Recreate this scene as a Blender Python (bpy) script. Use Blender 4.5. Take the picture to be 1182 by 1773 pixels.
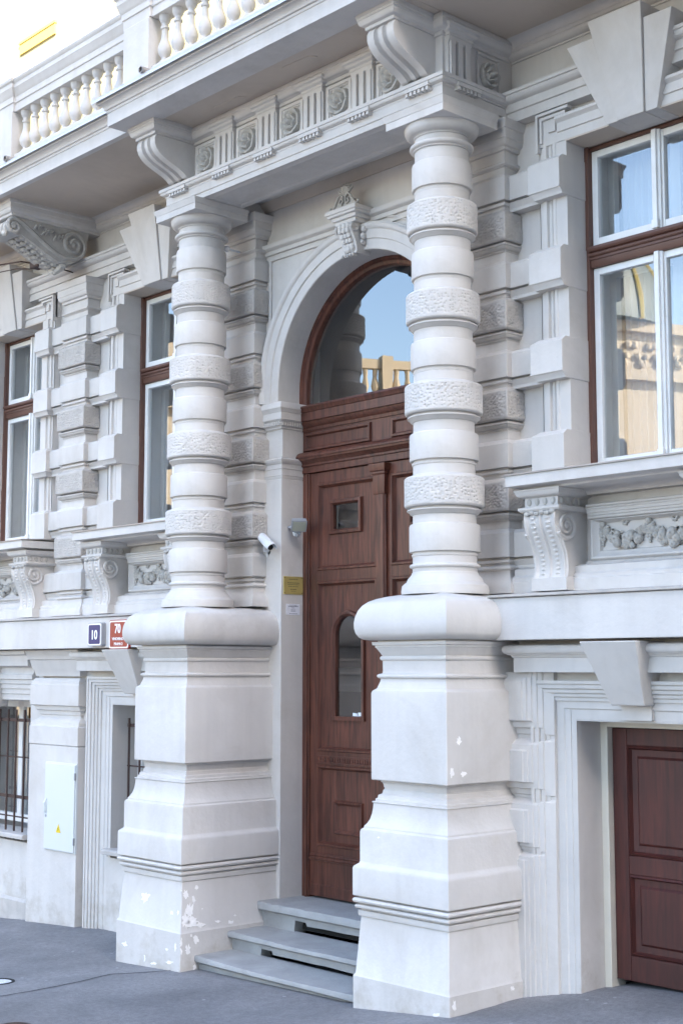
import bpy, bmesh, math, random
import numpy as np
from mathutils import Vector, Matrix, noise as mnoise
R_ = math.radians
random.seed(7)
for o_ in list(bpy.data.objects): bpy.data.objects.remove(o_)
scene = bpy.context.scene
COL = scene.collection

# ------------------------------------------------------------------ camera
CAM = Vector((6.015, -5.61, 1.6))
phi, th = R_(42.36), R_(6.30)
fwd = Vector((-math.cos(phi)*math.cos(th), math.sin(phi)*math.cos(th), math.sin(th)))
cd = bpy.data.cameras.new('camera'); cam = bpy.data.objects.new('camera', cd); COL.objects.link(cam)
cam.location = CAM; cam.rotation_euler = fwd.to_track_quat('-Z', 'Y').to_euler()
cd.sensor_fit = 'VERTICAL'; cd.sensor_height = 36; cd.sensor_width = 24; cd.lens = 2443/1773*36
cd.clip_start = .1; cd.clip_end = 2000
scene.camera = cam
# ------------------------------------------------------------------ sky, sun, exposure
SUN_EL = 30.0
sh = Vector((.86, -.51, 0)).normalized()
sdir = Vector((sh.x*math.cos(R_(SUN_EL)), sh.y*math.cos(R_(SUN_EL)), math.sin(R_(SUN_EL))))
w = bpy.data.worlds.new('World'); scene.world = w; w.use_nodes = True
wn = w.node_tree; wn.nodes.clear()
sky = wn.nodes.new('ShaderNodeTexSky'); sky.sky_type = 'NISHITA'; sky.sun_disc = False
sky.sun_elevation = R_(SUN_EL); sky.sun_rotation = math.atan2(sh.x, sh.y)
sky.air_density = 1.0; sky.dust_density = 1.3; sky.ozone_density = 1.0
bg = wn.nodes.new('ShaderNodeBackground'); bg.inputs[1].default_value = .15
wo = wn.nodes.new('ShaderNodeOutputWorld')
wn.links.new(sky.outputs[0], bg.inputs[0]); wn.links.new(bg.outputs[0], wo.inputs[0])
sl = bpy.data.lights.new('sun', 'SUN'); sl.energy = 3.6; sl.angle = R_(.55); sl.color = (1, .93, .82)
so = bpy.data.objects.new('sun', sl); COL.objects.link(so)
so.rotation_euler = (-sdir).to_track_quat('-Z', 'Y').to_euler(); so.location = (20, -20, 40)
scene.view_settings.view_transform = 'Standard'; scene.view_settings.look = 'None'
scene.view_settings.gamma = 1; scene.view_settings.exposure = 2.82

# ------------------------------------------------------------------ materials
def mat(name, col, rough=.7, metal=0, var=.06, vscale=1.5, bump=.0, bscale=60, streak=0, spec=.5, tint=None):
    m = bpy.data.materials.new(name); m.use_nodes = True; t = m.node_tree; n = t.nodes; L = t.links
    b = n['Principled BSDF']; b.inputs['Roughness'].default_value = rough; b.inputs['Metallic'].default_value = metal
    b.inputs['Specular IOR Level'].default_value = spec
    tc = n.new('ShaderNodeTexCoord')
    no = n.new('ShaderNodeTexNoise'); no.inputs['Scale'].default_value = vscale; no.inputs['Detail'].default_value = 6; no.inputs['Roughness'].default_value = .62
    L.new(tc.outputs['Object'], no.inputs['Vector'])
    mp = n.new('ShaderNodeMapRange'); mp.inputs[1].default_value = .3; mp.inputs[2].default_value = .7
    mp.inputs[3].default_value = 1-var; mp.inputs[4].default_value = 1+var
    L.new(no.outputs[0], mp.inputs[0])
    mx = n.new('ShaderNodeMix'); mx.data_type = 'RGBA'; mx.blend_type = 'MULTIPLY'; mx.inputs[0].default_value = 1
    mx.inputs[6].default_value = (*col, 1); L.new(mp.outputs[0], mx.inputs[7])
    out = mx.outputs[2]
    if tint:                                   # second, slower tone (weathering of the paint)
        n2 = n.new('ShaderNodeTexNoise'); n2.inputs['Scale'].default_value = vscale*.8; n2.inputs['Detail'].default_value = 8
        n2.inputs['Roughness'].default_value = .7; n2.inputs['Distortion'].default_value = .6
        L.new(tc.outputs['Object'], n2.inputs['Vector'])
        r2 = n.new('ShaderNodeMapRange'); r2.inputs[1].default_value = .5; r2.inputs[2].default_value = .75; r2.inputs[4].default_value = tint[3]
        L.new(n2.outputs[0], r2.inputs[0])
        m2 = n.new('ShaderNodeMix'); m2.data_type = 'RGBA'; L.new(r2.outputs[0], m2.inputs[0]); L.new(out, m2.inputs[6])
        m2.inputs[7].default_value = (*tint[:3], 1); out = m2.outputs[2]
    if streak:                                 # faint rain streaks
        ms = n.new('ShaderNodeMapping'); ms.inputs['Scale'].default_value = (14, 14, .9); L.new(tc.outputs['Object'], ms.inputs[0])
        n3 = n.new('ShaderNodeTexNoise'); n3.inputs['Scale'].default_value = 1; n3.inputs['Detail'].default_value = 5; L.new(ms.outputs[0], n3.inputs['Vector'])
        r3 = n.new('ShaderNodeMapRange'); r3.inputs[1].default_value = .45; r3.inputs[2].default_value = .75; r3.inputs[3].default_value = 1; r3.inputs[4].default_value = 1-streak
        L.new(n3.outputs[0], r3.inputs[0])
        m3 = n.new('ShaderNodeMix'); m3.data_type = 'RGBA'; m3.blend_type = 'MULTIPLY'; m3.inputs[0].default_value = 1
        L.new(out, m3.inputs[6]); L.new(r3.outputs[0], m3.inputs[7]); out = m3.outputs[2]
    L.new(out, b.inputs['Base Color'])
    if bump:
        nb = n.new('ShaderNodeTexNoise'); nb.inputs['Scale'].default_value = bscale; nb.inputs['Detail'].default_value = 5; L.new(tc.outputs['Object'], nb.inputs['Vector'])
        nc = n.new('ShaderNodeTexNoise'); nc.inputs['Scale'].default_value = 7; nc.inputs['Detail'].default_value = 2; L.new(tc.outputs['Object'], nc.inputs['Vector'])
        ad = n.new('ShaderNodeMath'); ad.operation = 'MULTIPLY_ADD'; L.new(nc.outputs[0], ad.inputs[0]); ad.inputs[1].default_value = 3.0; L.new(nb.outputs[0], ad.inputs[2])
        bp = n.new('ShaderNodeBump'); bp.inputs['Strength'].default_value = bump; bp.inputs['Distance'].default_value = .004
        L.new(ad.outputs[0], bp.inputs['Height']); L.new(bp.outputs[0], b.inputs['Normal'])
    m['out'] = 0
    return m
STC = (.575, .548, .522)
M = {}
M['stucco'] = mat('painted_stucco', STC, .72, var=.075, vscale=1.9, bump=.35, bscale=45, streak=.06, tint=(.44, .40, .355, .62))
M['stucco_dirty'] = mat('weathered_stucco', (.475, .445, .415), .8, var=.09, vscale=9, bump=.3, bscale=70, streak=.10, tint=(.34, .31, .28, .6))
M['ornament'] = mat('ornament_plaster', (.44, .42, .39), .8, var=.12, vscale=14, bump=.3, bscale=80, tint=(.36, .33, .29, .6))
M['soffit'] = mat('soffit_bounce_tint', (.52, .445, .375), .8, var=.06, vscale=1.0, bump=.25, bscale=30, tint=(.40, .335, .275, .8))  # warm bounce light from the street is put into this plaster colour
M['cream'] = mat('cream_wall_paint', (.40, .345, .19), .8, var=.02, bump=.2)
M['ochre'] = mat('ochre_paint', (.55, .40, .10), .7, var=.03)
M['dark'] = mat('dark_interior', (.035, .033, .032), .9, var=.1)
M['hall'] = mat('hall_interior', (.16, .15, .14), .9, var=.1)
M['white'] = mat('white_window_paint', (.78, .78, .77), .45, var=.03, vscale=6, bump=.05, bscale=30, tint=(.60, .58, .55, .4))
M['brown'] = mat('brown_window_paint', (.115, .052, .036), .5, var=.12, vscale=8, bump=.1, bscale=40)
M['curtain'] = mat('curtain_fabric', (.50, .51, .55), .9, var=.05)
M['zinc'] = mat('zinc_flashing', (.56, .57, .58), .5, metal=.3, var=.08, vscale=4)
M['zinc_dark'] = mat('sill_flashing', (.34, .31, .29), .5, metal=.35, var=.12, vscale=5)
M['iron'] = mat('rusty_iron', (.055, .030, .024), .7, var=.25, vscale=30, bump=.3, bscale=120)
M['black'] = mat('black_parts_gap_shade', (.01, .01, .01), .9)  # small black parts; also the painted shade in the step gaps
M['brass'] = mat('brass_plate', (.70, .58, .22), .38, metal=.55, var=.06, vscale=9)
M['engrave'] = mat('engraving', (.22, .17, .06), .7)
M['paper'] = mat('white_plastic_sign', (.74, .75, .80), .5, var=.02)
M['ink'] = mat('printed_text', (.12, .13, .20), .7)
M['blue'] = mat('blue_enamel', (.010, .013, .12), .45, var=.1)
M['red'] = mat('red_enamel', (.27, .024, .016), .4, var=.1)
M['enamel'] = mat('white_enamel', (.82, .82, .84), .2, var=.02)
M['plastic'] = mat('cabinet_plastic', (.60, .63, .64), .35, var=.015)
M['grey_plastic'] = mat('grey_plastic', (.30, .31, .33), .45, var=.05)
M['camera'] = mat('camera_housing', (.74, .77, .80), .35, var=.02)
M['yellow'] = mat('warning_yellow', (.75, .56, .02), .5)
M['cream_frame'] = mat('cream_door_frame', (.66, .62, .53), .6, var=.04, vscale=6)
M['card'] = mat('white_card', (.80, .82, .86), .6)
M['copper'] = mat('patinated_dome', (.09, .11, .10), .55, var=.2)
M['gold'] = mat('gilding', (.75, .50, .12), .3, metal=.8)
M['palace'] = mat('sandstone', (.44, .36, .25), .8, var=.1, vscale=.6)
M['row'] = mat('plain_grey_render', (.30, .30, .30), .85, var=.06, vscale=.4)
M['tile'] = mat('roof_tile', (.22, .09, .06), .8, var=.15)
M['bark'] = mat('bark', (.10, .075, .055), .9, var=.2)
M['bulb'] = mat('lamp_glass', (.35, .36, .30), .15, var=.1)

def wood(name, c1, c2, rough=.42):
    m = bpy.data.materials.new(name); m.use_nodes = True; t = m.node_tree; n = t.nodes; L = t.links; b = n['Principled BSDF']
    tc = n.new('ShaderNodeTexCoord'); mp = n.new('ShaderNodeMapping'); mp.inputs['Scale'].default_value = (26, 26, 2.2); L.new(tc.outputs['Object'], mp.inputs[0])
    a = n.new('ShaderNodeTexNoise'); a.inputs['Scale'].default_value = 1.6; a.inputs['Detail'].default_value = 8; a.inputs['Distortion'].default_value = .8; L.new(mp.outputs[0], a.inputs['Vector'])
    c = n.new('ShaderNodeValToRGB'); c.color_ramp.elements[0].position = .3; c.color_ramp.elements[0].color = (*c1, 1); c.color_ramp.elements[1].position = .72; c.color_ramp.elements[1].color = (*c2, 1)
    L.new(a.outputs[0], c.inputs[0])
    b2 = n.new('ShaderNodeTexNoise'); b2.inputs['Scale'].default_value = 2.5; b2.inputs['Detail'].default_value = 4; L.new(tc.outputs['Object'], b2.inputs['Vector'])
    r = n.new('ShaderNodeMapRange'); r.inputs[1].default_value = .3; r.inputs[2].default_value = .7; r.inputs[3].default_value = .75; r.inputs[4].default_value = 1.2; L.new(b2.outputs[0], r.inputs[0])
    mx = n.new('ShaderNodeMix'); mx.data_type = 'RGBA'; mx.blend_type = 'MULTIPLY'; mx.inputs[0].default_value = 1; L.new(c.outputs[0], mx.inputs[6]); L.new(r.outputs[0], mx.inputs[7])
    L.new(mx.outputs[2], b.inputs['Base Color']); b.inputs['Roughness'].default_value = rough
    bp = n.new('ShaderNodeBump'); bp.inputs['Strength'].default_value = .12; bp.inputs['Distance'].default_value = .003; L.new(a.outputs[0], bp.inputs['Height']); L.new(bp.outputs[0], b.inputs['Normal'])
    return m
M['wood'] = wood('varnished_oak', (.045, .0145, .0095), (.150, .050, .030))
M['wood_red'] = wood('red_brown_boards', (.040, .009, .007), (.080, .018, .013), .5)

def chipped():                                 # stucco with flaked paint near the pavement
    m = M['stucco'].copy(); m.name = 'flaking_stucco'; t = m.node_tree; n = t.nodes; L = t.links; b = n['Principled BSDF']
    src = b.inputs['Base Color'].links[0].from_socket
    tc = n.new('ShaderNodeTexCoord')
    sp = n.new('ShaderNodeSeparateXYZ'); L.new(tc.outputs['Object'], sp.inputs[0])
    # splashed dirt rising from the pavement
    d = n.new('ShaderNodeTexNoise'); d.inputs['Scale'].default_value = 5; d.inputs['Detail'].default_value = 8; d.inputs['Roughness'].default_value = .7; L.new(tc.outputs['Object'], d.inputs['Vector'])
    dz = n.new('ShaderNodeMapRange'); dz.inputs[1].default_value = -.2; dz.inputs[2].default_value = .45; dz.inputs[3].default_value = .40; dz.inputs[4].default_value = .74; L.new(sp.outputs[2], dz.inputs[0])
    ds = n.new('ShaderNodeMath'); ds.operation = 'SUBTRACT'; L.new(d.outputs[0], ds.inputs[0]); L.new(dz.outputs[0], ds.inputs[1])
    dm = n.new('ShaderNodeMapRange'); dm.inputs[2].default_value = .22; dm.inputs[4].default_value = .7; L.new(ds.outputs[0], dm.inputs[0])
    m2 = n.new('ShaderNodeMix'); m2.data_type = 'RGBA'; m2.blend_type = 'MULTIPLY'; L.new(dm.outputs[0], m2.inputs[0]); L.new(src, m2.inputs[6]); m2.inputs[7].default_value = (.66, .61, .53, 1)
    L.new(m2.outputs[2], b.inputs['Base Color'])
    return m
M['chipped'] = chipped()

def glass(name, tintc=(.93, .95, .95), ior=2.9):
    m = bpy.data.materials.new(name); m.use_nodes = True; t = m.node_tree; n = t.nodes; L = t.links; n.clear()
    o = n.new('ShaderNodeOutputMaterial'); mx = n.new('ShaderNodeMixShader'); tr = n.new('ShaderNodeBsdfTransparent'); tr.inputs[0].default_value = (*tintc, 1)
    gl = n.new('ShaderNodeBsdfGlossy'); gl.inputs['Roughness'].default_value = 0; fr = n.new('ShaderNodeFresnel'); fr.inputs[0].default_value = ior
    tc = n.new('ShaderNodeTexCoord'); nz = n.new('ShaderNodeTexNoise'); nz.inputs['Scale'].default_value = 3.2; nz.inputs['Detail'].default_value = 1; L.new(tc.outputs['Object'], nz.inputs['Vector'])
    bp = n.new('ShaderNodeBump'); bp.inputs['Strength'].default_value = .012; bp.inputs['Distance'].default_value = .02; L.new(nz.outputs[0], bp.inputs['Height']); L.new(bp.outputs[0], gl.inputs['Normal'])
    ge = n.new('ShaderNodeNewGeometry'); iv = n.new('ShaderNodeMath'); iv.operation = 'SUBTRACT'; iv.inputs[0].default_value = 1; L.new(ge.outputs['Backfacing'], iv.inputs[1]); mu = n.new('ShaderNodeMath'); mu.operation = 'MULTIPLY'; L.new(fr.outputs[0], mu.inputs[0]); L.new(iv.outputs[0], mu.inputs[1]); L.new(mu.outputs[0], mx.inputs[0]); L.new(tr.outputs[0], mx.inputs[1]); L.new(gl.outputs[0], mx.inputs[2]); L.new(mx.outputs[0], o.inputs[0])
    return m
M['glass'] = glass('window_glass')

def asphalt():
    m = bpy.data.materials.new('worn_asphalt'); m.use_nodes = True; t = m.node_tree; n = t.nodes; L = t.links; b = n['Principled BSDF']
    tc = n.new('ShaderNodeTexCoord')
    v = n.new('ShaderNodeTexNoise'); v.inputs['Scale'].default_value = 160; v.inputs['Detail'].default_value = 4; v.inputs['Roughness'].default_value = .7; L.new(tc.outputs['Object'], v.inputs['Vector'])
    a = n.new('ShaderNodeTexNoise'); a.inputs['Scale'].default_value = 1.1; a.inputs['Detail'].default_value = 9; a.inputs['Roughness'].default_value = .65; L.new(tc.outputs['Object'], a.inputs['Vector'])
    c = n.new('ShaderNodeValToRGB'); c.color_ramp.elements[0].position = .32; c.color_ramp.elements[0].color = (.122, .120, .125, 1); c.color_ramp.elements[1].position = .7; c.color_ramp.elements[1].color = (.24, .235, .238, 1); L.new(a.outputs[0], c.inputs[0])
    v2 = n.new('ShaderNodeTexNoise'); v2.inputs['Scale'].default_value = 34; v2.inputs['Detail'].default_value = 7; v2.inputs['Roughness'].default_value = .8; L.new(tc.outputs['Object'], v2.inputs['Vector'])
    av = n.new('ShaderNodeMath'); av.operation = 'MULTIPLY_ADD'; av.inputs[1].default_value = .55; L.new(v2.outputs[0], av.inputs[0]); sv = n.new('ShaderNodeMath'); sv.operation = 'MULTIPLY'; sv.inputs[1].default_value = .45; L.new(v.outputs[0], sv.inputs[0]); L.new(sv.outputs[0], av.inputs[2])
    r = n.new('ShaderNodeMapRange'); r.inputs[1].default_value = .3; r.inputs[2].default_value = .7; r.inputs[3].default_value = .5; r.inputs[4].default_value = 1.5; L.new(av.outputs[0], r.inputs[0])
    mx = n.new('ShaderNodeMix'); mx.data_type = 'RGBA'; mx.blend_type = 'MULTIPLY'; mx.inputs[0].default_value = 1; L.new(c.outputs[0], mx.inputs[6]); L.new(r.outputs[0], mx.inputs[7])
    # old patch: a paler field behind an irregular seam, and chewing-gum spots
    sp = n.new('ShaderNodeTexVoronoi'); sp.inputs['Scale'].default_value = 5; L.new(tc.outputs['Object'], sp.inputs['Vector'])
    lt = n.new('ShaderNodeMath'); lt.operation = 'LESS_THAN'; lt.inputs[1].default_value = .05; L.new(sp.outputs['Distance'], lt.inputs[0])
    m2 = n.new('ShaderNodeMix'); m2.data_type = 'RGBA'; L.new(lt.outputs[0], m2.inputs[0]); L.new(mx.outputs[2], m2.inputs[6]); m2.inputs[7].default_value = (.30, .30, .30, 1)
    L.new(m2.outputs[2], b.inputs['Base Color']); b.inputs['Roughness'].default_value = .85
    bp = n.new('ShaderNodeBump'); bp.inputs['Strength'].default_value = .5; bp.inputs['Distance'].default_value = .004; L.new(v.outputs[0], bp.inputs['Height']); L.new(bp.outputs[0], b.inputs['Normal'])
    return m
M['asphalt'] = asphalt()
M['road'] = mat('granite_setts', (.25, .205, .16), .85, var=.1, bump=.4, bscale=120)  # unseen roadway, coloured warm to bounce light up to the soffits
M['kerb'] = mat('granite_kerb', (.28, .27, .26), .8, var=.15, vscale=20, bump=.3)
M['step'] = mat('worn_step_stone', (.33, .33, .325), .75, var=.13, vscale=5, bump=.5, bscale=60, tint=(.22, .215, .21, .7))

# ------------------------------------------------------------------ mesh helpers
class G:
    def __init__(s): s.v = []; s.f = []
    def loft(s, loops, cap0=True, cap1=True, closed=True):
        n = len(loops[0]); b = len(s.v)
        for l in loops: s.v += [tuple(p) for p in l]
        for i in range(len(loops)-1):
            for j in range(n if closed else n-1):
                k = (j+1) % n
                s.f.append((b+i*n+j, b+i*n+k, b+(i+1)*n+k, b+(i+1)*n+j))
        if closed and cap0: s.f.append(tuple(b+j for j in reversed(range(n))))
        if closed and cap1: s.f.append(tuple(b+(len(loops)-1)*n+j for j in range(n)))
        return s
    def box(s, x0, x1, y0, y1, z0, z1):
        return s.loft([[(x0, y0, z), (x1, y0, z), (x1, y1, z), (x0, y1, z)] for z in (z0, z1)])
    def ring(s, x0, x1, y0, y1, prof, left=1, right=1):
        return s.loft([[(x0-e*left, y0-e, z), (x1+e*right, y0-e, z), (x1+e*right, y1, z), (x0-e*left, y1, z)] for e, z in prof])
    def rev(s, cx, cy, prof, n=40):
        return s.loft([[(cx+r*math.cos(2*math.pi*j/n), cy+r*math.sin(2*math.pi*j/n), z) for j in range(n)] for r, z in prof])
    def prismx(s, x0, x1, yz):
        return s.loft([[(x, y, z) for y, z in yz] for x in (x0, x1)])
    def prismy(s, y0, y1, xz):
        return s.loft([[(x, y, z) for x, z in xz] for y in (y0, y1)])
    def prismz(s, z0, z1, xy):
        return s.loft([[(x, y, z) for x, y in xy] for z in (z0, z1)])
    def ball(s, c, r, n=8, m=5):
        rx, ry, rz = (r, r, r) if not isinstance(r, tuple) else r
        lo = []
        for i in range(m+1):
            a = -math.pi/2+math.pi*i/m; cr = max(math.cos(a), .03)
            lo.append([(c[0]+rx*cr*math.cos(2*math.pi*j/n), c[1]+ry*cr*math.sin(2*math.pi*j/n), c[2]+rz*math.sin(a)) for j in range(n)])
        return s.loft(lo)
    def tube(s, pts, r, n=8):
        pts = [Vector(p) for p in pts]; lo = []
        for i, p in enumerate(pts):
            d = (pts[min(i+1, len(pts)-1)]-pts[max(i-1, 0)]).normalized()
            a = d.orthogonal().normalized() if i == 0 else (lo_a - d*lo_a.dot(d)).normalized()
            lo_a = a; bq = d.cross(a); rr = r[i] if isinstance(r, (list, tuple)) else r
            lo.append([tuple(p+a*rr*math.cos(2*math.pi*j/n)+bq*rr*math.sin(2*math.pi*j/n)) for j in range(n)])
        return s.loft(lo)
def mesh(name, g, m, ang=32):
    me = bpy.data.meshes.new(name); me.from_pydata(g.v, [], g.f)
    bm = bmesh.new(); bm.from_mesh(me); bmesh.ops.recalc_face_normals(bm, faces=bm.faces); bm.to_mesh(me); bm.free()
    me.materials.append(m)
    for p in me.polygons: p.use_smooth = True
    me.set_sharp_from_angle(angle=R_(ang))
    return me
def ob(name, g, m, parent=None, loc=(0, 0, 0), bev=0, ang=32, **kw):
    me = g if isinstance(g, bpy.types.Mesh) else mesh(name, g, M[m] if isinstance(m, str) else m, ang)
    o = bpy.data.objects.new(name, me); COL.objects.link(o); o.location = loc
    if parent: o.parent = parent
    if bev:
        b = o.modifiers.new('bevel', 'BEVEL'); b.width = bev; b.segments = 2; b.limit_method = 'ANGLE'; b.angle_limit = R_(40); b.harden_normals = True
    for k, v in kw.items(): o[k] = v
    return o
def empty(name, label, cat, loc=(0, 0, 0), group=None):
    o = bpy.data.objects.new(name, None); COL.objects.link(o); o.location = loc; o.empty_display_size = .2
    o['label'] = label; o['category'] = cat
    if group: o['group'] = group
    return o
def arc(c, r, a0, a1, n): return [(c[0]+r*math.cos(R_(a0+(a1-a0)*i/n)), c[1]+r*math.sin(R_(a0+(a1-a0)*i/n))) for i in range(n+1)]
def hr(e, z0, z1, d, n=6):                     # half-round moulding between z0 and z1 standing d proud of e
    return [(e+d*math.sin(math.pi*i/n), z0+(z1-z0)*(1-math.cos(math.pi*i/n))/2) for i in range(n+1)]
def ov(e0, z0, e1, z1, n=5, convex=True):      # quarter curve from (e0,z0) to (e1,z1)
    r = []
    for i in range(n+1):
        t = i/n*math.pi/2
        if convex: r.append((e0+(e1-e0)*math.sin(t), z0+(z1-z0)*(1-math.cos(t))))
        else: r.append((e0+(e1-e0)*(1-math.cos(t)), z0+(z1-z0)*math.sin(t)))
    return r
def wall(x0, x1, z0, z1, yf, yb, holes=()):    # wall slab with rectangular openings, reveals included
    g = G(); xs = sorted({x0, x1, *[h[0] for h in holes], *[h[1] for h in holes]}); zs = sorted({z0, z1, *[h[2] for h in holes], *[h[3] for h in holes]})
    def q(*p): b = len(g.v); g.v.extend(p); g.f.append((b, b+1, b+2, b+3))
    for i in range(len(xs)-1):
        for j in range(len(zs)-1):
            a, b, c, d = xs[i], xs[i+1], zs[j], zs[j+1]; mx_, mz_ = (a+b)/2, (c+d)/2
            if any(h[0] < mx_ < h[1] and h[2] < mz_ < h[3] for h in holes): continue
            q((a, yf, c), (b, yf, c), (b, yf, d), (a, yf, d)); q((b, yb, c), (a, yb, c), (a, yb, d), (b, yb, d))
    for a, b, c, d in list(holes)+[(x0, x1, z0, z1)]:
        q((a, yf, c), (a, yb, c), (a, yb, d), (a, yf, d)); q((b, yf, c), (b, yb, c), (b, yb, d), (b, yf, d))
        q((a, yf, c), (b, yf, c), (b, yb, c), (a, yb, c)); q((a, yf, d), (b, yf, d), (b, yb, d), (a, yb, d))
    return g
def ground_z(x, y=0):
    return float(np.interp(x, [-14, -8, -3.9, -3.28, -2.6, -1.39, -.72, .5, .73, 1.39, 2.0, 6, 12], [-.85, -.52, -.29, -.235, -.195, -.163, -.125, -.098, -.072, -.002, .04, .22, .5]))

# ------------------------------------------------------------------ ground
g = G(); xs = [-400, -150, -60, -30]+[-14+.5*i for i in range(53)]+[30, 80, 200, 400]; ys = [-400, -120, -60, -30, -12.2]
for y in ys+[300]: g.v += [(x, y, ground_z(x)-.13) for x in xs]
n = len(xs)
for j in range(len(ys)):
    for i in range(n-1): g.f.append((j*n+i, j*n+i+1, (j+1)*n+i+1, (j+1)*n+i))
ob('road', g, 'road', kind='structure')
g = G(); xs2 = [-60, -30]+[-14+.25*i for i in range(105)]+[30, 60]; ys2 = [-8.0, -6, -5, -4]+[-3.6+.2*i for i in range(19)]+[.6]
random.seed(3)
def pave_z(x, y):
    b = ground_z(x)+.006*mnoise.noise((x*1.3, y*1.3, 0))+.003*mnoise.noise((x*4, y*4, 5))
    if x > 1.2 and y > -.6: b += .05*min(1, (x-1.2)/.5)*min(1, (y+.6)/.5)      # pavement dished up to the cellar door
    return b
for y in ys2: g.v += [(x, y, pave_z(x, y)) for x in xs2]
n = len(xs2)
for j in range(len(ys2)-1):
    for i in range(n-1): g.f.append((j*n+i, j*n+i+1, (j+1)*n+i+1, (j+1)*n+i))
pave = ob('pavement', g, 'asphalt', kind='structure')
for i in range(40):                             # kerb stones behind the camera
    x = -20+i
    ob('kerb_stone', G().loft([[(x+.004, -8.2, z), (x+.996, -8.2, z+.053*(.99 if -14 < x < 12 else 0)), (x+.996, -8.0, z+.053*(.99 if -14 < x < 12 else 0)), (x+.004, -8.0, z)] for z in (ground_z(x)-.2, ground_z(x)+.004)]), 'kerb', pave, bev=.008)
# pavement crack: a thin dark sunken seam between two layings of asphalt
pts = []
for i in range(70):
    t = i/69*5; x = np.interp(t, [0, 1, 2, 3, 4, 5], [-.93, -.914, -.908, -.942, -.998, -.80])+.012*mnoise.noise((t*3, 0, 0)); y = np.interp(t, [0, 1, 2, 3, 4, 5], [-2.3, -1.743, -1.539, -1.228, -1.002, -.72])+.012*mnoise.noise((t*3, 9, 0)); pts.append((x, y, pave_z(x, y)+.0005))
g = G(); lo = []
for i, p in enumerate(pts):
    wd = .0035+.003*abs(mnoise.noise((i*.7, 3, 0))); lo.append([(p[0]-wd, p[1], p[2]+.003), (p[0], p[1], p[2]+.005), (p[0]+wd, p[1], p[2]+.003)])
g.loft(lo, closed=False)
ob('crack', g, mat('tar_seam', (.045, .045, .05), .8), pave)

# ------------------------------------------------------------------ the town house
house = empty('town_house', 'pale grey neo-renaissance town house with columned entrance portal and balcony', 'building')
WY, SOF = .04, 4.965
WC = [-4.03, -2.03, 2.03]; HW = .43; WB, WT = 2.563, 4.31
BH = .37; BT = 1.40
holes = [(c-HW-.03, c+HW+.03, WB-.1, WT+.03) for c in WC]
g = wall(-16, -.9, 1.80, SOF, WY, .5, [h for h in holes if h[0] < 0]); ob('wall', g, 'stucco', house)
g = wall(.9, 14, 1.80, SOF, WY, .5, [h for h in holes if h[0] > 0]); ob('wall', g, 'stucco', house)
ob('upper_wall', wall(-16, 14, SOF+.16, 18, WY+.03, .5), 'cream', house)
# shell: back, ends, roof, floors so that rooms are closed
g = G(); g.box(-16, -15.8, .5, 11, -.9, 18); g.box(13.8, 14, .5, 11, -.9, 18); g.box(-16, 14, 11, 11.2, -.9, 18); g.box(-16.2, 14.2, -.3, 11.4, 18, 18.3); g.box(-15.8, 13.8, .5, 11, 4.9, 5.05); g.box(-15.8, 13.8, .5, 11, 1.45, 1.6)
ob('building_shell', g, 'row', house)
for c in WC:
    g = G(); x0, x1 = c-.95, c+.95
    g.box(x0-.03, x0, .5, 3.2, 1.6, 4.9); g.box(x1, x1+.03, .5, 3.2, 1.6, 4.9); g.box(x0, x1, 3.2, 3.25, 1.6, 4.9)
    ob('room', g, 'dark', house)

# --- basement walls
BY = -.10
bh = [(c-BH-.03, c+BH+.03, -.6 if c > 0 else .30, BT) for c in WC]
ob('basement_wall', wall(-3.3, -.86, -.9, 1.74, BY, .5, [h for h in bh if -3 < h[0] < 0]), 'chipped', house)
ob('basement_wall', wall(-16, -3.31, -.9, 1.74, -.10, .5, [(-4.56, -3.50, .30, 1.36)]), 'chipped', house)
ob('basement_plinth', G().ring(-4.75, -3.38, -.10, 0, [(.0, -.9), (.022, -.9), (.022, -.135), (.0, -.115)], 0, 0), 'stucco_dirty', house)
ob('basement_lintel', G().ring(-4.9, -3.39, -.10, 0, [(0, 1.352), (.008, 1.358), (.008, 1.40), (.018, 1.403), (.018, 1.44), (.030, 1.443), (.030, 1.475), (.042, 1.48), (.046, 1.51), (.060, 1.515), (.062, 1.545), (.045, 1.56), (.04, 1.60), (.10, 1.615), (.105, 1.69), (.13, 1.70), (.13, 1.728)], 0, 0), 'stucco', house)
ob('keystone', G().loft([[(-4.03-h, y, z), (-4.03+h, y, z), (-4.03+h, -.05, z), (-4.03-h, -.05, z)] for h, y, z in ((.095, -.185, 1.30), (.16, -.335, 1.722))]), 'stucco', house, bev=.006)
ob('basement_wall', wall(.86, 14, -.9, 1.74, BY, .5, [h for h in bh if h[0] > 0]), 'chipped', house)
for x0, x1 in ((-16, -1.25), (1.25, 14)):
    # plain band with its shadow slot below and weathered shelf above
    ob('string_course', G().ring(x0, x1, -.31, .1, [(0, 1.735), (0, 1.942)], 0, 0), 'stucco', house, bev=.004)
    ob('string_course', G().ring(x0, x1, -.315, .1, [(0, 1.9445), (.010, 1.948), (.010, 1.957), (-.215, 1.9775)], 0, 0), 'stucco_dirty', house)
    ob('string_course', G().ring(x0, x1, -.09, .1, [(0, 1.978), (0, 2.035), (-.012, 2.042), (-.012, 2.056), (-.03, 2.07), (-.03, 2.0995), (-.06, 2.11)], 0, 0), 'stucco', house)
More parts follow.
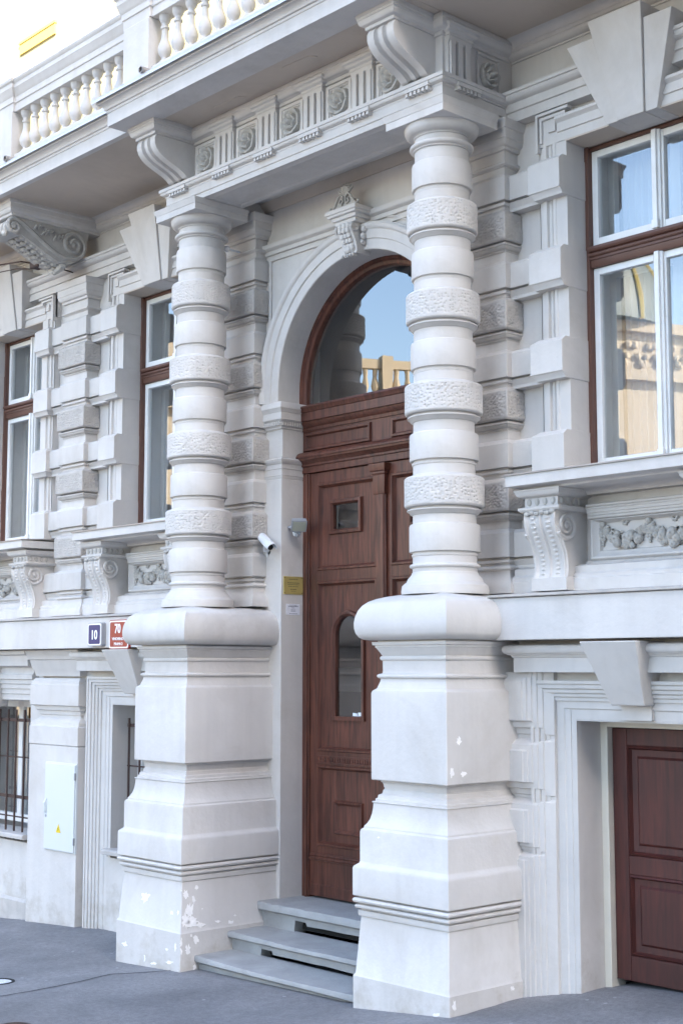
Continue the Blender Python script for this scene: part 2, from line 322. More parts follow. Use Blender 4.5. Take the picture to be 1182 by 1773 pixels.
# --- entablature band running along the wall
for x0, x1 in ((-16, -1.15), (1.15, 14)):
    ob('string_course', G().ring(x0, x1, -.005, .1, [(0, 4.50), (.024, 4.5005), (.024, 4.553), (.036, 4.556), (.036, 4.60)]+ov(.040, 4.602, .075, 4.632)+[(.085, 4.634), (.085, 4.652), (.05, 4.662), (.0, 4.664)], 0, 0), 'stucco', house)
    ob('cornice', G().ring(x0, x1, .03, .2, [(0, 4.86)]+ov(0, 4.87, .04, 4.90)+[(.045, 4.902), (.045, 4.922)]+ov(.05, 4.925, .09, 4.96, convex=False)+[(.09, 4.9645)], 0, 0), 'stucco', house)

# --- rusticated rows
VZ = [3.925, 3.447, 2.967, 2.487]; SZ = [4.142, 3.664, 3.185, 2.708, 2.240]
def pits(u, v, sp=.0185, rad=.0056, seed=0):    # depth 0..1 of chisel pits at metric coordinates
    iu = np.floor(u/sp).astype(int); iv = np.floor(v/sp).astype(int); d = np.zeros_like(u)
    for a in (-1, 0, 1):
        for b in (-1, 0, 1):
            cu = iu+a; cv = iv+b
            h = np.sin(cu*127.1+cv*311.7+seed)*43758.5453; h1 = h-np.floor(h)
            h = np.sin(cu*269.5+cv*183.3+seed)*43758.5453; h2 = h-np.floor(h)
            h = np.sin(cu*41.3+cv*97.7+seed)*24634.6345; h3 = h-np.floor(h)
            pu = (cu+.5+.75*(h1-.5))*sp; pv = (cv+.5+.75*(h2-.5))*sp
            an = h3*3.1; du = u-pu; dv = v-pv; ru = du*np.cos(an)+dv*np.sin(an); rv = -du*np.sin(an)+dv*np.cos(an)
            q = np.sqrt((ru/1.2)**2+(rv/.9)**2)/(rad*(.65+.6*h2))
            d = np.maximum(d, np.clip(1-q*q, 0, 1)*(.55+.45*h1))
    return d
def v_drum(seed=0, r=.2, h=.156, n=330, m=46):
    prof = [(r-.045, -h/2-.040), (r-.030, -h/2-.034), (r-.022, -h/2-.020), (r-.013, -h/2-.018), (r-.013, -h/2-.012), (r-.030, -h/2-.011), (r-.030, -h/2-.001)]
    g = G(); lo = [[(a*math.cos(2*math.pi*j/n), a*math.sin(2*math.pi*j/n), z) for j in range(n)] for a, z in prof]
    th_ = np.arange(n)*2*np.pi/n
    for i in range(m+1):
        t = i/m; z = -h/2+h*t; edge = min(t, 1-t)*h
        rr = r-.010*max(0, 1-edge/.012)**2
        win = max(0, min(1, (edge-.010)/.01))
        uu = th_/(2*np.pi)*68*.0185
        d = pits(uu, np.full(n, z+.3), seed=seed)*win*.0088*np.array([.75+.5*abs(mnoise.noise((math.cos(a)*2.5, math.sin(a)*2.5, z*9+seed))) for a in th_])
        wob = np.array([mnoise.noise((math.cos(a)*5, math.sin(a)*5, z*18)) for a in th_])*.0009*win
        ra = rr-d+wob
        lo.append([(ra[j]*math.cos(th_[j]), ra[j]*math.sin(th_[j]), z) for j in range(n)])
    for a, z in [(r-.022, h/2+.004), (r-.040, h/2+.012), (r-.05, h/2+.014)]:
        lo.append([(a*math.cos(2*math.pi*j/n), a*math.sin(2*math.pi*j/n), z) for j in range(n)])
    g.loft(lo); return mesh('vermiculated_drum', g, M['stucco'], 60)
def v_block(hw=.2, dep=.14, h=.156, step=.0046):  # rough block, origin at centre of front face line, front at y=0
    pts = []
    nx = int(2*hw/step); nd = int(dep/step); seq = []
    for i in range(nd+1): seq.append((-hw, dep-dep*i/nd))
    for i in range(1, nx+1): seq.append((-hw+2*hw*i/nx, 0))
    for i in range(1, nd+1): seq.append((hw, dep*i/nd))
    m = int(h/step); lo = []
    u = np.zeros(len(seq)); 
    for i in range(1, len(seq)): u[i] = u[i-1]+math.dist(seq[i], seq[i-1])
    nrm = [(-1, 0) if i < nd else ((-.707, -.707) if i == nd else ((0, -1) if i < nd+nx else ((.707, -.707) if i == nd+nx else (1, 0)))) for i in range(len(seq))]
    cd_ = np.array([min(abs(i-nd), abs(i-nd-nx))*step for i in range(len(seq))])
    lo.append([(max(-hw+.02, min(hw-.02, p[0])), max(.02, p[1]), -h/2-.001) for p in seq])
    for i in range(m+1):
        z = -h/2+h*i/m; edge = min(i/m, 1-i/m)*h
        win = np.clip((np.minimum(edge, cd_)-.008)/.008, 0, 1)
        d = pits(u, np.full(len(seq), z+.7), .0165, .0062, 5)*win*.009
        wob = np.array([mnoise.noise((p[0]*16, p[1]*16, z*16)) for p in seq])*.0025*win
        rnd = .009*max(0, 1-edge/.012)**2
        o_ = -d-rnd+wob-.004*np.clip(1-cd_/.008, 0, 1)
        lo.append([(p[0]+nrm[k][0]*o_[k], p[1]+nrm[k][1]*o_[k], z) for k, p in enumerate(seq)])
    lo.append([(max(-hw+.02, min(hw-.02, p[0])), max(.02, p[1]), h/2+.001) for p in seq])
    return mesh('vermiculated_block', G().loft(lo, closed=False), M['stucco_dirty'], 60)
VDS = [v_drum(0), v_drum(11.3), v_drum(23.7)]; VB = v_block()
def s_drum(r, h=.142):
    return [(r-.026, -h/2-.026), (r-.013, -h/2-.022), (r-.011, -h/2-.012), (r-.026, -h/2-.011), (r-.027, -h/2-.002), (r-.003, -h/2-.001), (r-.001, -h/2)]+[(r, -h/2+.003), (r, h/2-.012), (r-.003, h/2-.004), (r-.009, h/2), (r-.018, h/2+.003), (r-.03, h/2+.005)]

# --- pedestals, columns, responding pilasters
AX, AY = 1.052, -.37
for sx in (1, -1):
    x0, x1 = sx*AX-.2625, sx*AX+.2625; y0 = -.645
    ped = ob('pedestal', G().ring(x0, x1, y0, .06, [(0, 1.04), (0, 1.472), (-.004, 1.484), (-.02, 1.496)], 1, 1), 'chipped', house, bev=.006)
    ob('plinth', G().ring(x0, x1, y0, .06, [(.066, -.5), (.066, .085), (.057, .098), (.037, .374)]), 'chipped', ped, bev=.007)
    ob('base_moulding', G().ring(x0, x1, y0, .06, [(.044, .3745), (.046, .383), (.046, .402), (.034, .403), (.034, .4085)]+hr(.046, .409, .432, .012)+[(.038, .4325), (.038, .4368)]+hr(.052, .437, .464, .015)+[(.038, .4645), (.038, .4713)]), 'stucco', ped)
    ob('base_block', G().ring(x0, x1, y0, .06, [(.062, .4715), (.066, .474), (.066, .606), (.063, .615), (.056, .621), (.044, .630), (.040, .640), (.040, .784), (.037, .795), (.030, .801), (.026, .802), (.025, .812), (.014, .826), (.004, .846), (-.003, .874), (-.007, .905), (-.008, .927), (-.003, .928), (-.003, .935)]), 'chipped', ped, bev=.005)
    ob('base_moulding', G().ring(x0, x1, y0, .06, [(-.016, .9355), (-.016, .947), (-.024, .951), (-.026, .965), (-.040, .972), (-.044, .99)]+[(-.048, .994), (-.048, 1.004)]+ov(-.046, 1.005, -.036, 1.030, convex=False)+[(-.036, 1.0395)]), 'stucco', ped)
    ob('cap_moulding', G().ring(x0, x1, y0, .06, [(-.022, 1.496), (-.034, 1.530), (-.036, 1.545)]+hr(-.036, 1.546, 1.570, .014)+[(-.042, 1.572), (-.044, 1.584), (-.043, 1.632)]+hr(-.043, 1.636, 1.660, .010)+[(-.040, 1.664), (-.034, 1.676), (-.020, 1.700), (-.016, 1.702), (-.016, 1.712), (-.006, 1.714), (-.004, 1.730), (-.026, 1.731), (-.026, 1.7375)]), 'stucco', ped)
    prof = [(.0, 1.7378), (.024, 1.741), (.042, 1.752), (.054, 1.772), (.060, 1.798), (.0605, 1.826), (.056, 1.858), (.046, 1.888), (.030, 1.914), (.008, 1.934), (-.02, 1.948), (-.06, 1.960), (-.10, 1.968)]
    ob('cushion_cap', G().ring(x0, x1, y0, .06, prof), 'stucco', ped, ang=50)
    # column
    rn = lambda z: .1665-.0108*(z-2.0)
    pr = [(.222, 1.9685), (.224, 1.985), (.220, 2.012), (.205, 2.026), (.198, 2.030), (.190, 2.048), (.178, 2.062), (.172, 2.070), (.170, 2.078), (.1655, 2.082), (.1655, 2.100)]
    pr += [(.1655+.016*math.sin(math.pi*i/6), 2.102+.022*(1-math.cos(math.pi*i/6))/2) for i in range(7)]+[(.164, 2.126), (rn(2.2), 2.15)]
    pr += [(rn(z), z) for z in np.arange(2.4, 4.2, .2)]
    pr += [(.1425, 4.25), (.1425, 4.292), (.152, 4.295), (.152, 4.300)]+[(.152+.017*math.sin(math.pi*i/6), 4.302+.028*(1-math.cos(math.pi*i/6))/2) for i in range(7)]+[(.150, 4.332), (.1425, 4.334), (.1425, 4.362), (.150, 4.364), (.150, 4.371), (.156, 4.372)]
    pr += [(.156+.040*math.sin(math.pi/2*i/6), 4.374+.040*(1-math.cos(math.pi/2*i/6))) for i in range(7)]+[(.197, 4.4225)]
    colm = ob('column', G().rev(sx*AX, AY, pr, 64), 'stucco', house)
    for z, r in zip(VZ, (.185, .1925, .2015, .2057)):
        o = ob('vermiculated_drum', VDS[int(z*7+sx) % 3], None, colm, (sx*AX, AY, z+.003)); o.scale = (r/.2, r/.2, 1); o.rotation_euler.z = random.random()*6
    for z, r in zip(SZ, (.158, .1625, .1693, .1777, .1815)):
        g = G().rev(0, 0, s_drum(r), 64); ob('smooth_drum', g, 'stucco', colm, (sx*AX, AY, z+.016))
    ob('abacus', G().ring(sx*AX-.208, sx*AX+.208, AY-.208, AY+.208, [(0, 4.4225), (0, 4.462), (.003, 4.465), (.003, 4.470), (.012, 4.488), (.014, 4.4985)]), 'stucco', colm, bev=.003)

def pilaster(xc, yf=-.09, hw=.19, base=True, both=True, yw=.2, zs=(1.985, 4.5)):
    core = ob('pilaster', G().ring(xc-hw+.025, xc+hw-.025, yf+.030, yw, [(0, zs[0]), (0, 4.23)]), 'stucco', house)
    cap = [(-.025+.0, 4.232)]; k = yf
    ob('pilaster_capital', G().ring(xc-hw+.025, xc+hw-.025, yf+.030, yw, [(.0, 4.2305), (.004, 4.256), (.012, 4.258)]+hr(.012, 4.262, 4.284, .014)+[(.012, 4.288), (.006, 4.29), (.006, 4.345), (.022, 4.347), (.022, 4.362)]+ov(.022, 4.366, .046, 4.400)+[(.05, 4.402), (.05, 4.452), (.056, 4.455), (.066, 4.478), (.068, 4.498)]), 'stucco', core)
    for z in VZ:
        o = ob('vermiculated_block', VB, None, core, (xc, yf-.014, z)); o.scale = (hw/.19, 1, 1)
        ob('block_moulding', G().ring(xc-hw, xc+hw, yf, yw, [(-.024, z-.132), (-.024, z-.122)]+ov(-.022, z-.120, -.004, z-.102)+[(.002, z-.100), (.002, z-.090), (-.038, z-.089), (-.038, z-.0795)]), 'stucco_dirty', core)
        ob('block_moulding', G().ring(xc-hw, xc+hw, yf, yw, [(.002, z+.0785), (-.012, z+.092), (-.022, z+.096), (-.024, z+.100)]), 'stucco_dirty', core)
    for z in SZ:
        ob('smooth_block', G().ring(xc-hw, xc+hw, yf, yw, [(-.020, z-.100), (-.014, z-.098), (-.010, z-.084), (-.040, z-.083), (-.040, z-.0715), (-.002, z-.071), (0, z-.066), (0, z+.055), (-.003, z+.058), (-.012, z+.072), (-.022, z+.078)]), 'stucco', core, bev=.002)
    ob('pilaster_base', G().ring(xc-hw+.025, xc+hw-.025, yf+.030, yw, [(.052, 1.9805), (.052, 2.012), (.046, 2.03), (.032, 2.045), (.02, 2.06), (.012, 2.075), (.010, 2.10)]+hr(.012, 2.102, 2.124, .014)+[(.004, 2.13)]), 'stucco', core)
    return core
pilaster(AX); pilaster(-AX)
pilaster(-3.03, hw=.178); pilaster(3.03, hw=.178)

# --- connecting bands in the smooth rows between pilasters and window blocks
for a, b in ((-3.03, -2.03), (-4.03, -3.03), (AX, 2.03), (-2.03, -AX), (2.03, 3.03)):
    for z in SZ:
        wl, wr = (b, a) if a in WC else (a, b)
        xa, xb = (a+HW+.15, b-.15) if a in WC else (a+.15, b-HW-.15)
        ob('connecting_band', G().ring(xa, xb, -.052, .1, [(-.03, z-.128), (-.03, z-.112), (-.022, z-.100), (-.008, z-.084), (-.04, z-.083), (-.04, z-.0715), (-.002, z-.071), (0, z-.066), (0, z+.055), (-.004, z+.058), (-.03, z+.076)], 0, 0), 'stucco', house)

# --- windows
def fluted(g, xa, xb, z0, z1, yf=-.02):
    w_ = xb-xa; xy = [(xa, .149), (xa, yf+.006)]
    for t0, t1, y in ((0, .15, yf+.010), (.17, .28, yf-.003), (.31, .36, yf+.013), (.39, .42, yf+.006), (.45, .49, yf+.013), (.52, .60, yf-.003), (.63, .98, yf+.002)):
        xy += [(xa+w_*t0, y), (xa+w_*t1, y)]
    xy += [(xb, yf+.003), (xb, .149)]
    g.prismz(z0, z1, xy)
def window_bay(c):
    xl, xr = c-HW, c+HW
    sur = G()
    fluted(sur, xl-.18, xl+.0, WB-.02, WT-.0)
    g2 = G(); fluted(g2, -xr-.18, -xr, WB-.02, WT-.0); sur2 = G(); sur2.v = [(-x, y, z) for x, y, z in g2.v]; sur2.f = [tuple(reversed(f)) for f in g2.f]
    b = len(sur.v); sur.v += sur2.v; sur.f += [tuple(i+b for i in f) for f in sur2.f]
    S = ob('window_surround', sur, 'stucco', house)
    # eared head with stepped mouldings
    for s in (-1, 1):
        xe = c+s*HW; xo = xe+s*.185; a, b_ = sorted((xe, xo))
        ob('eared_corner', G().box(a, b_, -.018, .1, WT+.001, 4.487), 'stucco', S, bev=.003)
        for d, yy in ((0, -.040), (.022, -.032)):
            # L shaped fillets on the ear
            aa, bb = sorted((xo-s*d, xo-s*(d+.014)))
            ob('ear_fillet', G().box(aa, bb, yy, 0, WT-.03+d*2.2, 4.486-d), 'stucco', S)
            aa, bb = sorted((xo-s*(d+.0145), xe-s*(.03-d)))
            ob('ear_fillet', G().box(aa, bb, yy-.0015, 0, 4.472-d, 4.4865-d), 'stucco', S)
        aa, bb = sorted((xo-s*.075, xo-s*.125)); ob('ear_fillet', G().box(aa, bb, -.030, 0, 4.375, 4.425), 'stucco', S)
    ob('lintel', G().ring(xl-.05, xr+.05, -.02, .149, [(0, WT+.0025), (0, WT+.05), (.010, WT+.052), (.010, WT+.098), (.026, WT+.112), (.030, WT+.114), (.030, WT+.128), (.02, WT+.136), (-.01, WT+.14)], 0, 0), 'stucco', S)
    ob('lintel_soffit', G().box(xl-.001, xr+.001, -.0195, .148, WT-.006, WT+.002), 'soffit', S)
    # projecting jamb blocks with reveal faces
    for s in (-1, 1):
        for z, zt, zb in [(SZ[0]-.012, .072, .074), (SZ[1]-.012, .075, .077), (SZ[2]-.010, .075, .077), (SZ[3]-.012, .075, .133)]:
            a, b_ = sorted((c+s*(HW-.004), c+s*(HW+.205)))
            pf = ([(-.022, z-zb-.040), (-.020, z-zb-.030), (-.004, z-zb-.010), (.002, z-zb-.008), (.002, z-zb)] if zb < .1 else [(0, z-zb)])+[(0, z-zb+.004), (0, z+zt), (-.004, z+zt+.003), (-.030, z+zt+.024)]
            ob('jamb_block', G().ring(a, b_, -.085, .148, pf, 1 if s < 0 else 0, 0 if s < 0 else 1), 'stucco', S, bev=.003)
            # joint-broad reveal stone behind each block
    # leaning keystone group
    za, zb, ya, yb = WT-.012, 4.80, -.045, -.165
    def wedge(name, hb, ht, z1, dy, xo=0):
        y_at = lambda z: ya+(yb-ya)*(z-za)/(zb-za)+dy
        lo = [[(c-h, y_at(z), z), (c+h, y_at(z), z), (c+h, .14, z), (c-h, .14, z)] for h, z in ((hb, za+(0 if dy < 0 else .002)), (ht, z1))]
        ob(name, G().loft(lo), 'stucco', S, bev=.004)
    wedge('keystone', .078, .160, 4.80, -.012); 
    for s in (-1, 1):
        y_at = lambda z: ya+(yb-ya)*(z-za)/(zb-za)
        lo = []
        for h0, h1, z in ((.080, .149, za+.002), (.152, .315, 4.725)):
            a, b_ = sorted((c+s*h0, c+s*h1)); lo.append([(a, y_at(z), z), (b_, y_at(z), z), (b_, .14, z), (a, .14, z)])
        ob('voussoir', G().loft(lo), 'stucco', S, bev=.004)
    # timber window
    y = .150; zt0, zt1 = 3.655, 3.765; z0, z1 = WB+.02, WT-.008
    fr = G(); fr.box(xl-.02, xl+.022, y-.02, y+.06, z0, z1); fr.box(xr-.022, xr+.02, y-.02, y+.06, z0, z1); fr.box(xl+.022, xr-.022, y-.0, y+.06, z1-.02, z1); fr.box(xl+.022, xr-.022, y-.002, y+.06, z0, z0+.03)
    Wd = ob('window', fr, 'brown', house, bev=.003)
    ob('transom_bar', G().ring(xl+.0225, xr-.0225, y-.005, y+.06, [(0, zt0), (.004, zt0+.006), (.006, zt0+.038), (.012, zt0+.040), (.012, zt0+.050)]+hr(.012, zt0+.053, zt0+.076, .012)+[(.026, zt0+.082), (.032, zt0+.092), (.030, zt1-.004), (.0, zt1+.006)], 0, 0), 'brown', Wd)
    mw = .026
    for k, (a0, a1, in_) in enumerate(((zt1+.003, z1-.021, 0), (z0+.031, zt0-.001, 1))):
        for s in (-1, 1):
            xa, xb = (xl+.023, c-.002) if s < 0 else (c+.002, xr-.023)
            sg = G(); ww = .036
            sg.box(xa, xa+ww, y+.012, y+.05, a0, a1); sg.box(xb-ww, xb, y+.012, y+.05, a0, a1); sg.box(xa+ww, xb-ww, y+.0122, y+.0498, a1-ww, a1); sg.box(xa+ww, xb-ww, y+.0122, y+.0498, a0, a0+ww+.01)
            ob('sash', sg, 'white', Wd, bev=.003)
            ob('pane', G().box(xa+ww-.004, xb-ww+.004, y+.030, y+.034, a0+ww, a1-ww+.004), 'glass', Wd)
        ob('mullion', G().prismz(a0, a1, [(c-mw, y+.02), (c-mw, y-.002), (c-mw*.6, y-.008), (c-mw*.45, y-.020), (c+mw*.45, y-.020), (c+mw*.6, y-.008), (c+mw, y-.002), (c+mw, y+.02)]), 'white', Wd)
        ob('mullion_foot', G().box(c-mw*.75, c+mw*.75, y-.028, y+.0, a0+.002, a0+.05), 'white', Wd, bev=.006)
    # white lining of the box window, inner casement, sheer curtains
    y2 = .315
    for xx in (xl-.002, xr-.010): ob('box_lining', G().box(xx, xx+.012, y+.0605, y2+.05, z0, z1), 'white', Wd)
    ob('box_lining', G().box(xl+.011, xr-.011, y+.0605, y2+.05, z1-.012, z1), 'white', Wd); ob('box_lining', G().box(xl+.011, xr-.011, y+.0605, y2+.05, z0, z0+.012), 'white', Wd)
    sg = G()
    sg.box(xl+.0105, xl+.05, y2, y2+.04, z0+.0125, z1-.0125); sg.box(xr-.05, xr-.0105, y2, y2+.04, z0+.0125, z1-.0125); sg.box(c-.03, c+.03, y2, y2+.04, z0+.0125, z1-.0125)
    sg.box(xl+.05, c-.03, y2+.001, y2+.039, zt0-.02, zt1-.03); sg.box(c+.03, xr-.05, y2+.001, y2+.039, zt0-.02, zt1-.03)
    ob('inner_casement', sg, 'white', Wd)
    for a, b_ in ((xl+.02, c-.02), (c+.02, xr-.02)):
        n = 70; g = G(); g.loft([[(a+(b_-a)*i/n, .392+.010*math.sin(i*.8)+.006*math.sin(i*.37), z) for i in range(n+1)] for z in (2.3, 4.6)], closed=False)
        ob('curtain', g, 'curtain', Wd)
    # sill on consoles, garland panel under it
    sy = -.28; sl_ = .645
    sill = ob('window_sill', G().ring(c-sl_+.02, c+sl_-.02, sy+.02, .1, [(-.05, 2.482)]+ov(-.045, 2.484, -.005, 2.497, convex=False)+[(0, 2.498), (.02, 2.4985), (.02, 2.553)], 1, 1), 'stucco', house, bev=.002)
    g = G(); g.loft([[(c-sl_-.006, sy-.008, z0_), (c+sl_+.006, sy-.008, z0_), (c+sl_+.006, .148, z1_), (c-sl_-.006, .148, z1_)] for z0_, z1_ in ((2.5535, 2.578), (2.561, 2.586))])
    ob('sill_flashing', g, 'zinc_dark', sill)
    for s in (-1, 1): sill_console(c+s*.485, sill)
    p0, p1 = c-.345, c+.345
    ob('panel_moulding', G().ring(p0, p1, -.012, .1, [(0, 2.455)]+ov(0, 2.457, .05, 2.4815, convex=False), 0, 0), 'stucco', sill)
    ob('panel_moulding', G().ring(p0, p1, .0, .1, [(0, 2.332)]+hr(.004, 2.334, 2.350, .007)+[(.010, 2.351), (.010, 2.362), (.018, 2.364), (.018, 2.376)]+hr(.018, 2.378, 2.392, .008)+[(.024, 2.394), (.024, 2.404), (.0, 2.410)], 0, 0), 'stucco', sill)
    # picture-frame border round the garland
    zi0, zi1 = 2.170, 2.325; lo = []
    for d, yy in ((.0, .0), (.010, -.012), (.018, -.012), (.030, .006), (.046, .014), (.052, .03)):
        lo.append([(p0+.01+d, yy, zi0-.045+d), (p1-.01-d, yy, zi0-.045+d), (p1-.01-d, yy, zi1+.006-d*.35), (p0+.01+d, yy, zi1+.006-d*.35)])
    ob('panel_frame', G().loft(lo, cap0=False, cap1=True), 'stucco', sill)
    garland(c, zi0, zi1, .026, sill, p1-p0-.12)
    ob('panel_moulding', G().ring(p0, p1, -.005, .1, [(0, 2.0995), (.02, 2.100), (.024, 2.112), (.020, 2.120), (.006, 2.124)], 0, 0), 'stucco_dirty', sill)

def sill_console(xc, parent):
    hw = .098
    zb = 2.045
    # S-shaped body: front curve y(z), thin foot
    fc = [(-.205, 2.372), (-.214, 2.352), (-.216, 2.325), (-.210, 2.295), (-.196, 2.262), (-.178, 2.230), (-.160, 2.195), (-.146, 2.160), (-.138, 2.125), (-.136, 2.09), (-.140, 2.062), (-.148, 2.045)]
    nx = 16; lo = []
    for y, z in fc:
        row = []
        for i in range(nx+1):
            t = abs(i/nx*2-1); dep = 0 if t > .86 else (.010 if t > .10 else .0 if t < .06 else .006)
            if .12 < t < .8: dep = .012-.005*math.sin((t-.12)/.68*math.pi)
            row.append((xc-hw+2*hw*i/nx, y+dep, z))
        row += [(xc+hw, .06, z), (xc-hw, .06, z)]; lo.append(row)
    c = ob('console', G().loft(lo), 'stucco', parent, ang=40)
    # rows of carved husks in the two channels
    g = G()
    for s in (-1, 1):
        for k in range(13):
            t = k/12; z = 2.335-.27*t
            y = np.interp(z, [q[1] for q in fc][::-1], [q[0] for q in fc][::-1])
            g.ball((xc+s*.046, y+.008, z), (.019-.004*t, .008, .0085), 7, 4)
    for t in (-1, 0, 1): g.tube([(xc+t*hw*.9, y+.004, z) for y, z in fc], .0055, 6)
    ob('carved_husks', g, 'stucco', c)
    # volutes on both cheeks
    for s in (-1, 1):
        g = G(); pts = []
        for i in range(40):
            a = R_(-150+i*19); r = .070*(1-i/44)
            pts.append((xc+s*(hw+.002), -.128+r*math.cos(a)*1.05, 2.298+r*math.sin(a)))
        g.tube(pts, [.014*(1-i/70) for i in range(40)], 6); g.ball((xc+s*(hw+.002), -.128, 2.298), (.012, .017, .017), 8, 5)
        g.tube([(xc+s*(hw+.001), y+.014, z) for y, z in fc[3:]], .009, 6)
        ob('volute', g, 'stucco', c)
    ob('console_foot', G().box(xc-hw-.014, xc+hw+.014, -.150, .06, 1.9785, 2.045), 'stucco', c, bev=.003)
    ob('console_cap', G().ring(xc-.104, xc+.104, -.196, .06, [(0, 2.368), (.018, 2.372), (.026, 2.382), (.026, 2.392), (.008, 2.396), (0, 2.398), (0, 2.440), (.006, 2.442)]+ov(.008, 2.444, .036, 2.472)+[(.040, 2.474), (.040, 2.4815)]), 'stucco', c)
    g = G()
    for i in range(4): ob('egg', G().ball((xc-.075+.05*i, -.197, 2.419), (.016, .010, .018), 8, 5), 'ornament', parent)
    for i in range(4):
        for s in (-1, 1): ob('egg', G().ball((xc+s*.105, -.165+.045*i, 2.419), (.010, .015, .018), 8, 5), 'ornament', parent)
    for i in range(6): g.ball((xc-.08+.032*i, -.212, 2.360+.006*(i % 2)), (.020, .012, .012), 8, 4)
    ob('leaf_moulding', g, 'ornament', c)

def garland(c, z0, z1, y, parent, width):
    g = G(); rnd = random.Random(int(abs(c)*100)); h = z1-z0; hw = width/2
    def fruit(x, z, r, lift=.5):
        g.ball((x, y-r*lift, z), (r, r*.95, r), 9, 6)
        if r > .012: g.ball((x+r*.1, y-r*(lift+.93), z-r*.1), r*.22, 5, 3)
    for s in (-1, 0):                            # two swags
        xa, xb = (c-hw+.02, c) if s < 0 else (c, c+hw-.02)
        for k in range(46):
            t = (k+.5)/46; sag = 4*t*(1-t); x = xa+(xb-xa)*t; zc = z1-.035-sag*h*.50
            rr = .009+.018*sag*rnd.random()+.003*rnd.random()
            fruit(x+rnd.uniform(-.01, .01), zc+rnd.uniform(-.026, .022)*(.3+sag), rr, .4+.8*sag*rnd.random())
        for k in range(16):
            t = rnd.random(); sag = 4*t*(1-t); x = xa+(xb-xa)*t; zc = z1-.03-sag*h*.5
            g.ball((x, y-.004, zc+rnd.choice((-1, 1))*.03*(.3+sag)), (.016, .006, .008), 6, 3)
        g.tube([(xa+(xb-xa)*i/12, y-.003, z1-.028-4*(i/12)*(1-i/12)*h*.36) for i in range(13)], .004, 5)
        xm = (xa+xb)/2+.02*(s+.5)
        for a in range(6): g.ball((xm+.014*math.cos(a), y-.004, z1-.016+.012*math.sin(a)), (.009, .007, .008), 6, 4)
    for x in (c-hw+.012, c, c+hw-.012):          # hanging bunches and knots
        fruit(x, z1-.022, .017, .6)
        for a in range(4): g.tube([(x, y-.004, z1-.03), (x+(a-1.5)*.022, y-.012, z1-.05-.012*(a % 2)), (x+(a-1.5)*.03, y-.004, z1-.08)], [.005, .007, .003], 5)
        for k, zz in enumerate((.062, .078, .094, .108, .122)):
            for q in range(2 if k < 3 else 1): fruit(x+(q-.5)*.018*(k < 3)+rnd.uniform(-.003, .003), z1-zz, .013-.0012*k, .7)
    ob('garland', g, 'ornament', parent)

for c in WC: window_bay(c)

